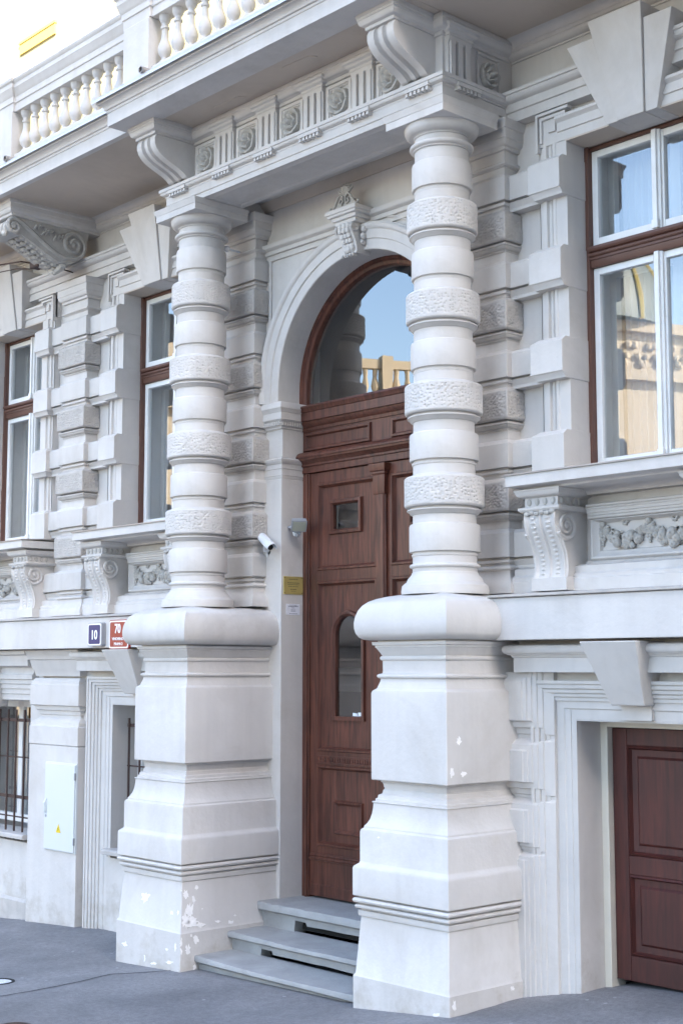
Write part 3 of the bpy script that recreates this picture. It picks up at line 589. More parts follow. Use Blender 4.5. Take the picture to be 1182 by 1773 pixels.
# --- basement openings
def basement_bay(c, door, hb=BH):
    xl, xr = c-hb, c+hb; ys_ = -.108
    if hb == BH:
        f = G()
        # stepped architrave: left jamb, head, right jamb mitred as one loft
        zb = -.5
        steps = [(.235, .06), (.235, -.052), (.216, -.054), (.214, -.044), (.211, -.044), (.209, -.050), (.188, -.046), (.186, -.034), (.183, -.034), (.181, -.040), (.162, -.034), (.160, -.022), (.157, -.022), (.155, -.028), (.138, -.022), (.136, -.012), (.133, -.012), (.131, -.016), (.112, -.010), (.110, .000), (.068, .002), (.060, .010), (.0, .014), (0, .46)]
        lo = []
        for d, dy in steps:
            y = ys_+dy*1.0-.0
            lo.append([(xl-d, y, zb), (xl-d, y, BT-.05+d*.8), (xr+d, y, BT-.05+d*.8), (xr+d, y, zb)])
        f.loft(lo, closed=False)
        A = ob('basement_architrave', f, 'chipped', house)
        ob('lintel', G().ring(xl-.30, xr+.30, -.205, -.0, [(0, 1.5785), (0, 1.648), (.006, 1.652), (.010, 1.662), (.024, 1.664)]+hr(.024, 1.668, 1.712, .018)+[(.01, 1.716)]), 'stucco', A)
        ob('reveal', G().box(xl+.001, xr-.001, -.095, .30, BT-.056, BT-.051), 'stucco', A)
        # leaning keystone
        lo = []
        for h, y, z in ((.095, -.185, 1.425), (.16, -.335, 1.722)):
            lo.append([(c-h, y, z), (c+h, y, z), (c+h, -.05, z), (c-h, -.05, z)])
        ob('keystone', G().loft(lo), 'stucco', A, bev=.006)
        ob('keystone', G().box(c-.085, c+.085, -.118, -.02, BT-.045, 1.4245), 'stucco', A)
    if door:
        y = .14; zd = pave_z(c, -.2)+.02
        fr = G(); fr.box(xl-.0, xl+.042, y-.05, y+.06, -.3, BT-.056); fr.box(xr-.042, xr, y-.05, y+.06, -.3, BT-.056); fr.box(xl+.042, xr-.042, y-.05, y+.06, BT-.09, BT-.056)
        ob('door_frame', fr, 'cream_frame', house, bev=.003)
        D = G(); a, b = xl+.045, xr-.045; z0, z1 = zd, BT-.093
        D.box(a, b, y+.008, y+.04, z0, z1)
        st = .085; rz = .655
        for x0, x1, q0, q1 in ((a, a+st, z0, z1), (b-st, b, z0, z1), (a+st, b-st, z1-st, z1), (a+st, b-st, rz-.05, rz+.04), (a+st, b-st, z0, z0+.12)): D.box(x0, x1, y-.014, y+.0079, q0+.0003, q1-.0003)
        dd = ob('cellar_door', D, 'wood_red', house, bev=.004)
        for q0, q1 in ((z0+.12, rz-.05), (rz+.04, z1-st)):
            lo = [[(a+st+d, yy, q0+d), (b-st-d, yy, q0+d), (b-st-d, yy, q1-d), (a+st+d, yy, q1-d)] for d, yy in ((0, y-.010), (.010, y-.018), (.020, y+.002), (.05, y+.004), (.062, y-.006))]
            ob('door_panel', G().loft(lo, cap0=False), 'wood_red', dd)
    else:
        sy = .12
        fr = G(); z0, z1 = .40, BT-.058
        for q in ((xl, xl+.05, z0, z1), (xr-.05, xr, z0, z1), (c-.03, c+.03, z0, z1)): fr.box(q[0], q[1], sy, sy+.05, q[2], q[3])
        for q in ((z0, z0+.06), (z1-.05, z1)): fr.box(xl+.05, c-.03, sy+.0004, sy+.0496, *q); fr.box(c+.03, xr-.05, sy+.0004, sy+.0496, *q)
        wf = ob('basement_window', fr, 'white', house, bev=.003)
        for s in (-1, 1):
            a, b = (xl+.048, c-.028) if s < 0 else (c+.028, xr-.048)
            ob('pane', G().box(a, b, sy+.02, sy+.024, z0+.058, z1-.048), 'glass', wf)
        ob('inner_blind', G().box(xl-.1, xr+.1, .46, .47, .2, 1.18), M['curtain'], wf)
        ob('inner_wall', G().box(xl-.1, xr+.1, .48, .49, 1.0, 1.5), mat('ochre_room', (.45, .22, .07), .9), wf)
        ob('basement_sill', G().ring(xl-.02, xr+.02, -.15, .12, [(0, .325), (.012, .33), (.012, .352), (0, .362)], 0, 0), 'stucco_dirty', wf)
basement_bay(2.03, True); basement_bay(-2.03, False); basement_bay(-4.03, False, .53)
# rusticated basement piers: blocks cut by deep V channels
def channel(z0, z1, d=.05):                     # profile from block edge z0 up through a moulded V channel to z1
    h = z1-z0
    return [(0, z0), (-.22*d, z0+.05*h), (-.26*d, z0+.20*h), (-.60*d, z0+.30*h), (-d, z0+.40*h), (-d, z0+.50*h), (-.84*d, z0+.54*h), (-.80*d, z0+.70*h), (-.48*d, z0+.75*h), (-.42*d, z0+.92*h), (-.02*d, z0+.97*h), (0, z1)]
def basement_pier(x0, x1):
    yf = -.185
    p = ob('basement_pier', G().ring(x0, x1, yf+.004, 0, [(0, -.6), (0, 1.040), (-.008, 1.043)]), 'chipped', house, bev=.003)
    ob('rusticated_block', G().ring(x0, x1, yf, 0, [(-.008, 1.0435), (0, 1.047)]+channel(1.175, 1.335, .062)+[(0, 1.475)]+channel(1.476, 1.60, .03)[:5]), 'chipped', p, ang=18)
    ob('pier_cap', G().ring(x0+.01, x1-.01, -.175, 0, [(-.02, 1.5385), (-.01, 1.58), (.004, 1.60), (.016, 1.655), (.03, 1.662), (.034, 1.69), (.045, 1.705), (.05, 1.728)]), 'stucco', p)
basement_pier(-3.37, -2.70); basement_pier(2.70, 3.37)
# half piers beside the pedestals, their channels dying into the door and window architraves
for s_ in (1, -1):
    prof = [(0, -.6), (0, .60)]+channel(.66, .75, .045)+channel(.90, 1.045, .066)+channel(1.19, 1.345, .066)+[(0, 1.53), (-.012, 1.55), (-.03, 1.577)]
    plan = [(1.15, -.192), (1.395, -.192), (1.398, -.186), (1.418, -.184), (1.421, -.176), (1.442, -.174), (1.445, -.166), (1.468, -.163), (1.471, -.155), (1.494, -.150), (1.497, -.142), (1.53, -.136), (1.55, -.128)]
    lo = [[(s_*x, max(y, -.192-e), z) for x, y in plan]+[(s_*1.55, 0, z), (s_*1.15, 0, z)] for e, z in prof]
    ob('basement_pier', G().loft(lo), 'chipped', house, ang=18)

# --- entrance portal
PY = .03; OH = .72; AZ = 3.345; AR = .73; IMP = 3.262
g = G(); n = 40
def qd(g, *p):
    b = len(g.v); g.v.extend(p); g.f.append(tuple(range(b, b+len(p))))
top = 4.64
for s in (-1, 1):
    qd(g, (s*OH, PY, -.4), (s*1.0, PY, -.4), (s*1.0, PY, top), (s*OH, PY, top)) if False else None
    for z0, z1, xi in ((-.4, IMP, OH), (IMP, AZ, AR)): qd(g, (s*xi, PY, z0), (s*1.05, PY, z0), (s*1.05, PY, z1), (s*xi, PY, z1)); qd(g, (s*xi, PY, z0), (s*xi, .26, z0), (s*xi, .26, z1), (s*xi, PY, z1))
    qd(g, (s*AR, PY, AZ), (s*1.05, PY, AZ), (s*1.05, PY, top), (s*AR, PY, top))
for i in range(n):
    a0, a1 = math.pi*i/n, math.pi*(i+1)/n
    p0, p1 = (AR*math.cos(a0), AZ+AR*math.sin(a0)), (AR*math.cos(a1), AZ+AR*math.sin(a1))
    qd(g, (p0[0], PY, p0[1]), (p0[0], PY, top), (p1[0], PY, top), (p1[0], PY, p1[1]))
    qd(g, (p0[0], PY, p0[1]), (p1[0], PY, p1[1]), (p1[0], .26, p1[1]), (p0[0], .26, p0[1]))
portal = ob('portal_wall', g, 'stucco', house)
def sweep_arch(prof, zlow, m=48):               # profile (dr, y) round the arch with straight stilts
    lo = []
    path = [(-1, 0, zlow)]+[(-math.cos(math.pi*i/m), math.sin(math.pi*i/m), AZ) for i in range(m+1)]+[(1, 0, zlow)]
    for cx, cz, zb in path: lo.append([((AR+d)*cx, y, zb+(AR+d)*cz) for d, y in prof])
    return G().loft(lo)
ob('archivolt', sweep_arch([(.0005, .10), (0, .004), (.004, -.002), (.062, -.004), (.066, -.014), (.118, -.016), (.122, -.024), (.134, -.034), (.148, -.036), (.156, -.030), (.158, -.012), (.166, -.010), (.17, .04)], IMP+.002), 'stucco', portal)
ob('spandrel_moulding', sweep_arch([(.192, .04), (.192, .022), (.200, .016), (.207, .022), (.207, .04)], AZ+.12), 'stucco', portal)
for s in (-1, 1):
    a, b = sorted((s*.845, s*.825)); ob('spandrel_moulding', G().box(a, b, .016, .06, 3.5, 4.196), 'stucco', portal)
    a, b = sorted((s*.845, s*.20)); ob('spandrel_moulding', G().box(a, b, .0155, .06, 4.198, 4.214), 'stucco', portal)
ob('portal_cornice', G().ring(-.92, .92, .02, .1, [(0, 4.238), (.006, 4.24), (.006, 4.265), (.016, 4.268)]+ov(.016, 4.270, .034, 4.290)+[(.036, 4.302), (.0, 4.312)], 0, 0), 'stucco', portal)
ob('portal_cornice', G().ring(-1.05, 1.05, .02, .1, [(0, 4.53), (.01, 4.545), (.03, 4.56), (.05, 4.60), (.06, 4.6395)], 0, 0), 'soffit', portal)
for s in (-1, 1):
    a, b = sorted((s*OH, s*.905))
    imp = [(0, 3.095), (.006, 3.10), (.006, 3.112), (.014, 3.114), (.018, 3.14), (.028, 3.146), (.030, 3.15), (.036, 3.152), (.036, 3.198), (.040, 3.2), (.048, 3.218), (.052, 3.222), (.052, 3.238), (.04, 3.262), (.02, 3.264)]
    ob('impost', G().loft([[(a-e, .022-e, z), (b+e, .022-e, z), (b+e, .255, z), (a-e, .255, z)] for e, z in imp]), 'stucco', portal, bev=.002)
    gd = G()
    for i in range(11): gd.box(a-.02+.0205*i, a-.02+.0205*i+.0125, -.006, .02, 3.118, 3.142)
    for i in range(13):
        xq = s*OH-s*.010; q0, q1 = sorted((xq-s*.012, xq)); gd.box(q0, q1, .01+.0195*i, .01+.0195*i+.012, 3.118, 3.142)
    ob('dentils', gd, 'stucco', portal)
    ob('jamb_moulding', G().loft([[(a-e, .026-e, z), (b+e, .026-e, z), (b+e, .255, z), (a-e, .255, z)] for e, z in [(0, 2.78), (.003, 2.786), (.003, 2.80), (.006, 2.802), (.006, 2.842), (.010, 2.844), (.010, 2.874), (.016, 2.878), (.024, 2.892), (.026, 2.902), (.012, 2.912), (.0, 2.914)]]), 'stucco', portal)
    # plain pilaster strip below
    ob('jamb_strip', G().loft([[(a+(.002 if s < 0 else -.004), .020, z), (b+(.004 if s < 0 else -.002), .020, z), (b+(.004 if s < 0 else -.002), .258, z), (a+(.002 if s < 0 else -.004), .258, z)] for z in (-.4, 2.779)]), 'chipped', portal, bev=.003)
# keystone of the portal: scrolled acanthus block under a little cornice with crest
key = ob('portal_keystone', G().ring(-.098, .098, -.105, .06, [(-.014, 4.228), (-.010, 4.230), (-.010, 4.250), (.004, 4.254), (.008, 4.272), (.024, 4.276), (.026, 4.288), (.034, 4.292), (.034, 4.316)]), 'stucco', portal)
g = G(); fc = [(-.098, 4.228), (-.106, 4.208), (-.102, 4.180), (-.086, 4.150), (-.070, 4.120), (-.060, 4.090), (-.058, 4.06), (-.064, 4.045)]
g.loft([[(-.062, y, z), (.062, y, z), (.062, .05, z), (-.062, .05, z)] for y, z in fc])
ob('scroll', g, 'stucco', key)
g = G()
for s in (-1, 0, 1):
    for k in range(6):
        t = k/5; y = np.interp(4.215-.15*t, [q[1] for q in fc][::-1], [q[0] for q in fc][::-1]); wv = .030*math.sin(math.pi*(t*.8+.15))
        g.ball((s*.034*(1-.3*t), y-.004, 4.210-.14*t), (.017, .012+.004*(k % 2), .019), 7, 5)
for s in (-1, 1):
    g.tube([(s*.066, -.085+.028*math.cos(a*.55), 4.195+.028*math.sin(a*.55)*(1-a/26)) for a in range(18)], .008, 6)
    g.ball((s*.088, -.02, 4.19), (.022, .028, .024), 8, 5); g.ball((s*.082, -.022, 4.15), (.018, .026, .024), 8, 5); g.ball((s*.074, -.02, 4.115), (.014, .022, .020), 8, 5)
g.ball((0, -.072, 4.070), (.034, .022, .022), 8, 5); g.ball((-.03, -.066, 4.082), (.018, .018, .018), 8, 5); g.ball((.03, -.066, 4.082), (.018, .018, .018), 8, 5)
for k in range(5): g.ball((-.044+.022*k, -.062, 4.038), (.011, .026, .014), 7, 4)
ob('acanthus', g, 'stucco', key)
g = G()
for s in (-1, 1):
    pts = [(s*.118, -.105, 4.348), (s*.124, -.105, 4.334), (s*.110, -.105, 4.326), (s*.085, -.105, 4.345), (s*.060, -.105, 4.385), (s*.035, -.105, 4.408), (s*.014, -.105, 4.395), (s*.010, -.105, 4.365), (s*.024, -.105, 4.348), (s*.040, -.105, 4.358), (s*.036, -.105, 4.374), (s*.028, -.105, 4.370)]
    g.tube(pts, .0075, 6)
g.loft([[(-.10, y, 4.3165), (.10, y, 4.3165), (.06, y, 4.375), (0, y, 4.40), (-.06, y, 4.375)] for y in (-.098, -.06)])
for i in range(7):
    a = R_(35+110*i/6); g.tube([(.012*math.cos(a), -.09, 4.40), (.05*math.cos(a), -.10, 4.40+.055*math.sin(a)), (.075*math.cos(a), -.085, 4.40+.082*math.sin(a))], [.008, .014, .004], 6)
ob('crest', g, 'ornament', key)

# --- timber entrance: frame, transom, fanlight, two leaves
DY = .222
fr = G()
for s in (-1, 1):
    a, b = sorted((s*.735, s*.655)); fr.box(a, b, DY-.024, DY+.04, .15, 2.822)
    a, b = sorted((s*.685, s*.665)); fr.box(a, b, DY-.034, DY-.0242, .15, 2.82)
frame = ob('entrance_frame', fr, 'wood', house, bev=.004)
def bar(name, z0, prof): return ob(name, G().ring(-.735, .735, DY-.02, DY+.05, [(e, z0+z) for e, z in prof], 0, 0), 'wood', frame)
bar('transom_cornice', 2.822, [(.0, 0), (.012, .002), (.012, .040), (.022, .044), (.022, .056), (.036, .070), (.052, .080), (.054, .092), (.062, .094), (.062, .104), (.05, .122), (.03, .132), (-.01, .138)])
ob('transom_panel', G().box(-.735, .735, DY-.02, DY+.04, 2.955, 3.135), 'wood', frame)
for a, b in ((-.69, -.10), (.10, .69)):
    lo = [[(a+d, yy, 2.972+d), (b-d, yy, 2.972+d), (b-d, yy, 3.068-d), (a+d, yy, 3.068-d)] for d, yy in ((-.012, DY-.02), (-.006, DY-.036), (.006, DY-.036), (.016, DY-.0195), (.02, DY-.0195))]
    ob('transom_moulding', G().loft(lo, cap0=False, cap1=False), 'wood', frame)
bar('transom_cornice', 3.092, [(.0, 0), (.008, .002), (.010, .022), (.022, .030), (.034, .046), (.036, .056), (.050, .058), (.050, .112), (.058, .116), (.064, .134), (.070, .140), (.066, .152), (.02, .166), (-.01, .168)])
# fanlight
n = 36; lo = []
for i in range(n+1):
    a = math.pi*i/n; lo.append([(-r*math.cos(a), y, AZ+r*math.sin(a)) for r, y in ((.735, DY+.03), (.735, DY-.045), (.712, DY-.045), (.704, DY-.03), (.684, DY-.026), (.676, DY-.01), (.676, DY+.03))])
lo = [[(p[0], p[1], 3.24) for p in lo[0]]]+lo+[[(p[0], p[1], 3.24) for p in lo[-1]]]
fan = ob('fanlight', G().loft(lo), 'wood', house)
pts = [(-.68*math.cos(math.pi*i/n), AZ+.68*math.sin(math.pi*i/n)) for i in range(n+1)]; pts = [(-.68, 3.245)]+pts+[(.68, 3.245)]
gp = G(); cx = [-.68*math.cos(math.pi*i/n) for i in range(n+1)]
gp.loft([[(x, DY-.004, 3.245), (x, DY-.004, AZ+math.sqrt(max(0, .68**2-x*x))), (x, DY, AZ+math.sqrt(max(0, .68**2-x*x))), (x, DY, 3.245)] for x in cx]); ob('pane', gp, 'glass', fan)
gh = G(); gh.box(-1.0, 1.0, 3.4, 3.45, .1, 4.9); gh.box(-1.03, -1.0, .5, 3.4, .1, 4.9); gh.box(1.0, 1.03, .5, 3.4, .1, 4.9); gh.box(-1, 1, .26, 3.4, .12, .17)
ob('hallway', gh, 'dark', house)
def leaf(s):
    a, b = sorted((s*.654, s*.003))
    g = G(); yb = DY
    # stiles and rails round four panels; openings for two panes
    z0, z1 = .222, 2.818
    xi0, xi1 = a+.075, b-.055
    for q in ((a, xi0, z0, z1), (xi1, b, z0, z1)): g.box(q[0], q[1], yb-.014, yb+.035, q[2], q[3])
    for q0, q1 in ((z0, .53), (1.0, 1.10), (2.125, 2.209), (2.74, z1)): g.box(xi0, xi1, yb-.0138, yb+.034, q0, q1)
    # recessed field pieces
    xm = (xi0+xi1)/2; gx0, gx1 = xm-.120, xm+.120
    for q in ((xi0, xi1, .53, 1.0),): g.box(q[0], q[1], yb+.004, yb+.028, q[2], q[3])
    g.box(xi0, gx0, yb+.004, yb+.028, 1.10, 2.125); g.box(gx1, xi1, yb+.004, yb+.028, 1.10, 2.125); g.box(gx0, gx1, yb+.004, yb+.028, 1.10, 1.30)
    gw = (gx1-gx0)/2; zc = 1.80
    for i in range(12):
        a0, a1 = math.pi*i/12, math.pi*(i+1)/12
        p0 = (xm+gw*math.cos(a0), zc+gw*math.sin(a0)); p1 = (xm+gw*math.cos(a1), zc+gw*math.sin(a1))
        g.loft([[(p0[0], y, p0[1]), (p0[0], y, 2.125), (p1[0], y, 2.125), (p1[0], y, p1[1])] for y in (yb+.004, yb+.028)])
    sx0, sx1 = xm-.140, xm+.100
    if s > 0: sx0, sx1 = xm-.100, xm+.140
    g.box(xi0, sx0, yb+.004, yb+.028, 2.209, 2.74); g.box(sx1, xi1, yb+.004, yb+.028, 2.209, 2.74); g.box(sx0, sx1, yb+.0041, yb+.028, 2.209, 2.448); g.box(sx0, sx1, yb+.0041, yb+.028, 2.61, 2.74)
    D = ob('door_leaf', g, 'wood', house, bev=.004)
    for q0, q1 in ((.53, 1.0), (1.10, 2.125), (2.209, 2.74)):
        lo = [[(xi0+d, yy, q0+d), (xi1-d, yy, q0+d), (xi1-d, yy, q1-d), (xi0+d, yy, q1-d)] for d, yy in ((-.010, yb-.013), (-.004, yb-.022), (.006, yb-.022), (.016, yb-.002), (.022, yb+.0045))]
        ob('panel_moulding', G().loft(lo, cap0=False, cap1=False), 'wood', D)
    lo = [[(xm-.13+d, yy, .60+d), (xm+.13-d, yy, .60+d), (xm+.13-d, yy, .80-d), (xm-.13+d, yy, .80-d)] for d, yy in ((0, yb+.004), (.006, yb-.012), (.012, yb-.012), (.03, yb+.006))]
    ob('door_panel', G().loft(lo, cap0=False), 'wood', D)
    # pane mouldings and panes
    lo = [[(sx0+d, yy, 2.448+d), (sx1-d, yy, 2.448+d), (sx1-d, yy, 2.61-d), (sx0+d, yy, 2.61-d)] for d, yy in ((-.028, yb+.004), (-.022, yb-.016), (-.006, yb-.018), (.004, yb-.002), (.004, yb+.02))]
    ob('pane_moulding', G().loft(lo, cap0=False, cap1=False), 'wood', D)
    ob('pane', G().box(sx0-.002, sx1+.002, yb+.014, yb+.018, 2.446, 2.612), 'glass', D)
    path = [(-1, 0, 1.30), (-1, 0, zc)]+[(-math.cos(math.pi*i/20), math.sin(math.pi*i/20), zc) for i in range(1, 20)]+[(1, 0, zc), (1, 0, 1.30)]
    lo = []
    for cx, cz, zb in path: lo.append([(xm+(gw+d)*cx, y, zb+(gw+d)*cz) for d, y in ((.028, yb+.004), (.024, yb-.014), (.008, yb-.016), (-.004, yb-.002), (-.006, yb+.02))])
    ob('pane_moulding', G().loft(lo, closed=False), 'wood', D)
    ob('pane_moulding', G().box(gx0-.028, gx1+.028, yb-.012, yb+.02, 1.282, 1.306), 'wood', D)
    pts = [(xm-gw-.002, 1.295), (xm-gw-.002, zc)]+[(xm-gw*math.cos(math.pi*i/16), zc+gw*math.sin(math.pi*i/16)) for i in range(1, 16)]+[(xm+gw+.002, zc), (xm+gw+.002, 1.295)]
    ob('pane', G().prismy(yb+.014, yb+.018, pts), 'glass', D)
    if s < 0:
        ob('sticker', G().prismy(yb+.010, yb+.0135, [(xm+.028, 1.31), (xm+.07, 1.31), (xm+.062, 1.327), (xm+.028, 1.330)]), 'card', D)
        ob('sticker', G().prismy(yb+.010, yb+.0135, [(xm+.076, 1.31), (xm+.112, 1.312), (xm+.112, 1.334), (xm+.074, 1.332)]), 'card', D)
    # carved band and kick mouldings
    g = G(); g.box(xi0-.004, xi1+.004, yb-.020, yb+.0, 1.018, 1.066)
    for i in range(24):
        x = xi0+.006+(xi1-xi0-.012)*i/23; g.ball((x, yb-.020, 1.042), (.008, .008, .016), 6, 4)
    ob('carved_band', g, 'wood', D)
    ob('kick_moulding', G().ring(a+.006, b-.006, yb-.012, yb+.02, [(0, .43), (.012, .434), (.016, .446), (.008, .456), (.012, .462), (.006, .474), (0, .476)], 0, 0), 'wood', D)
    ob('kick_board', G().ring(a+.003, b-.003, yb-.020, yb+.02, [(0, .221), (0, .285), (-.008, .296)], 0, 0), 'wood', D)
    return D
lf = leaf(-1); leaf(1)
ob('cover_strip', G().prismz(.222, 2.64, [(-.042, DY), (-.042, DY-.030), (-.036, DY-.034), (-.030, DY-.044), (.030, DY-.044), (.036, DY-.034), (.042, DY-.030), (.042, DY)]), 'wood', lf, bev=.002)
ob('strip_capital', G().ring(-.046, .046, DY-.046, DY, [(0, 2.628), (.004, 2.64), (.004, 2.745), (.012, 2.752), (.012, 2.764), (.018, 2.768), (.024, 2.79), (.024, 2.812)]), 'wood', lf, bev=.002)
ob('door_lining', G().box(-.01, .004, DY+.001, DY+.03, .222, 2.818), 'wood', lf)

# --- entablature over the columns, balcony
ARF, ARX = -.526, 1.208
beam = ob('architrave', G().loft([[(-ARX-e, ARF-e, z), (ARX+e, ARF-e, z), (ARX+e, -.215, z), (-ARX-e, -.215, z)] for e, z in [(0, 4.499), (0, 4.532), (.007, 4.535), (.007, 4.582), (.010, 4.584)]]), 'stucco', house, bev=.002)
for s in (-1, 1):
    a, b = sorted((s*ARX, s*.895)); ob('architrave_return', G().loft([[(a-(e if s < 0 else 0), -.2152, z), (b+(e if s > 0 else 0), -.2152, z), (b+(e if s > 0 else 0), .05, z), (a-(e if s < 0 else 0), .05, z)] for e, z in [(0, 4.4992), (0, 4.532), (.007, 4.535), (.007, 4.582)]]), 'stucco', beam)
ob('taenia', G().ring(-ARX, ARX, ARF, .05, [(.010, 4.5845), (.012, 4.594), (.020, 4.596)]+ov(.020, 4.598, .036, 4.616)+[(.042, 4.618), (.042, 4.638), (.02, 4.648), (.0, 4.650)]), 'stucco', beam)
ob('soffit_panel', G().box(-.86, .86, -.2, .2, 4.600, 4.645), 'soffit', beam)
lo = [[(-.80+d, -.49+d, z), (.80-d, -.49+d, z), (.80-d, -.25-d, z), (-.80+d, -.25-d, z)] for d, z in ((-.02, 4.4988), (0, 4.492), (.012, 4.492), (.024, 4.4988))]
ob('soffit_moulding', G().loft(lo, cap0=False, cap1=False), 'stucco', beam)
FY = -.505
frieze = ob('frieze', G().ring(-1.19, 1.19, FY, .05, [(0, 4.651), (0, SOF-.002)]), 'stucco', house)
ob('crown_moulding', G().ring(-1.19, 1.19, FY, .05, [(.0, 4.862), (.010, 4.866), (.012, 4.884), (.022, 4.888)]+ov(.024, 4.890, .056, 4.928)+[(.060, 4.93), (.060, 4.946), (.05, 4.9625)]), 'stucco', frieze)
def tri_mesh(w=.17, h=.212, d=.036):
    g = G(); hw = w/2; xy = []
    segs = [(-hw, -hw+.020, .014, 0)]
    xs_ = np.linspace(-hw, hw, 69); prof = []
    for x in xs_:
        t = (x+hw)/w; dep = 0
        for gc in (.335, .665):
            if abs(t-gc) < .060: dep = .024
        if t < .07 or t > .93: dep = .010
        prof.append((x, dep))
    lo = []
    for z, k in ((0, 1), (h-.035, 1), (h-.028, .5), (h-.024, 0), (h, 0)):
        lo.append([(x, dp*k, z) for x, dp in prof]+[(hw, d, z), (-hw, d, z)])
    g.loft(lo); g.ring(-hw-.006, hw+.006, -.004, d, [(0, h), (.0, h+.014), (.014, h+.022), (.018, h+.034), (.03, h+.040), (.034, h+.052)])
    return mesh('triglyph', g, M['stucco'], 30)
def ros_mesh(R=.084):
    g = G(); n, m = 64, 16; lo = []
    for i in range(m+1):
        t = i/m; row = []
        for j in range(n):
            a = 2*math.pi*j/n
            pet = abs(math.cos(a*3.0)); pet2 = abs(math.cos(a*3.0+math.pi/2)); rr = R*t
            if t > .55: rr *= .86+.14*pet**.6
            h = .006
            if t < .22: h = .040*math.sqrt(max(0, 1-(t/.24)**2))+.012
            elif t < .62: h = .014+.026*math.sin((t-.22)/.40*math.pi*.75)*(.45+.55*pet2**.7)
            else: h = .008+.024*math.sin((t-.60)/.42*math.pi*.80)*(.35+.65*pet**.7)
            if t == 1: h = -.004
            row.append((rr*math.cos(a), -h, rr*math.sin(a)))
        lo.append(row)
    g.loft(lo, cap0=True, cap1=False); return mesh('rosette', g, M['ornament'], 40)
TRI, ROS = tri_mesh(), ros_mesh()
for x in (-.612, -.204, .204, .612):
    ob('triglyph', TRI, None, frieze, (x, FY-.034, 4.651))
for x in (-.816, -.408, 0, .408, .816):
    lo = [[(x-.105+d, yy, 4.652+d*.6), (x+.105-d, yy, 4.652+d*.6), (x+.105-d, yy, 4.852-d*.8), (x-.105+d, yy, 4.852-d*.8)] for d, yy in ((0, FY-.0), (0.001, FY-.016), (.022, FY-.016), (.026, FY-.008), (.033, FY-.008), (.036, FY+.004 - .0045))]
    ob('metope_frame', G().loft(lo, cap0=False, cap1=False), 'stucco', frieze)
    o = ob('rosette', ROS, None, frieze, (x, FY-.004, 4.742)); o.rotation_euler.y = random.random()
for s in (-1, 1):                               # side returns: one triglyph, one rosette each
    o = ob('triglyph', TRI, None, frieze, (s*(1.19+.034), -.40, 4.651)); o.rotation_euler.z = s*math.pi/2
    o = ob('rosette', ROS, None, frieze, (s*1.194, -.155, 4.742)); o.rotation_euler.z = s*math.pi/2; o.scale = (.85, 1, .85)
    lo = [[(s*xx, -.25+d, 4.652+d*.6), (s*xx, -.06-d, 4.652+d*.6), (s*xx, -.06-d, 4.852-d*.8), (s*xx, -.25+d, 4.852-d*.8)] for d, xx in ((0, 1.19), (.001, 1.202), (.016, 1.202), (.020, 1.1915))]
    ob('metope_frame', G().loft(lo, cap0=False, cap1=False), 'stucco', frieze)
def gutta(xc, yc, rot=0):
    g = G(); g.box(-.088, .088, -.026, .02, 4.592, 4.613)
    for i in range(6): g.ring(-.074+.0296*i-.008, -.074+.0296*i+.008, -.020, .02, [(.002, 4.572), (0, 4.5915)])
    o = ob('guttae', g, 'stucco', beam, (xc, yc, 0)); o.rotation_euler.z = rot
for x in (-1.06, -.612, -.204, .204, .612, 1.06): gutta(x, ARF-.018)
gutta(ARX+.018, -.36, math.pi/2); gutta(-ARX-.018, -.36, -math.pi/2)

# big S-brackets over the columns
fc = [(-.800, 4.872), (-.812, 4.845), (-.812, 4.815), (-.800, 4.786), (-.775, 4.758), (-.738, 4.735), (-.695, 4.717), (-.655, 4.702), (-.620, 4.688), (-.594, 4.674), (-.576, 4.660), (-.566, 4.650)]
for s in (-1, 1):
    xc = s*1.045; hw = .096; lo = []; nx = 40
    for k, (y, z) in enumerate(fc):
        row = []; a = fc[max(k-1, 0)]; b = fc[min(k+1, len(fc)-1)]; tx, tz = b[0]-a[0], b[1]-a[1]; l = math.hypot(tx, tz); ny, nz = -tz/l, tx/l
        if ny > 0: ny, nz = -ny, -nz
        for i in range(nx+1):
            t = i/nx; dep = 0
            for gc in (.34, .66):
                if abs(t-gc) < .085: dep = .026*math.sqrt(max(0, 1-((t-gc)/.085)**2))
            if k == 0: dep *= .1
            row.append((xc-hw+2*hw*t, y-ny*dep, z-nz*dep))
        row += [(xc+hw, -.45, z+.0), (xc-hw, -.45, z)]; lo.append(row)
    br = ob('balcony_bracket', G().loft(lo), 'stucco', house, ang=45)
    ob('bracket_cap', G().ring(xc-.104, xc+.104, -.818, -.46, [(0, 4.8725), (0, 4.888), (.006, 4.890)]+ov(.008, 4.892, .028, 4.922)+[(.032, 4.924), (.032, 4.936), (.036, 4.938), (.036, SOF+.004)]), 'stucco', br)

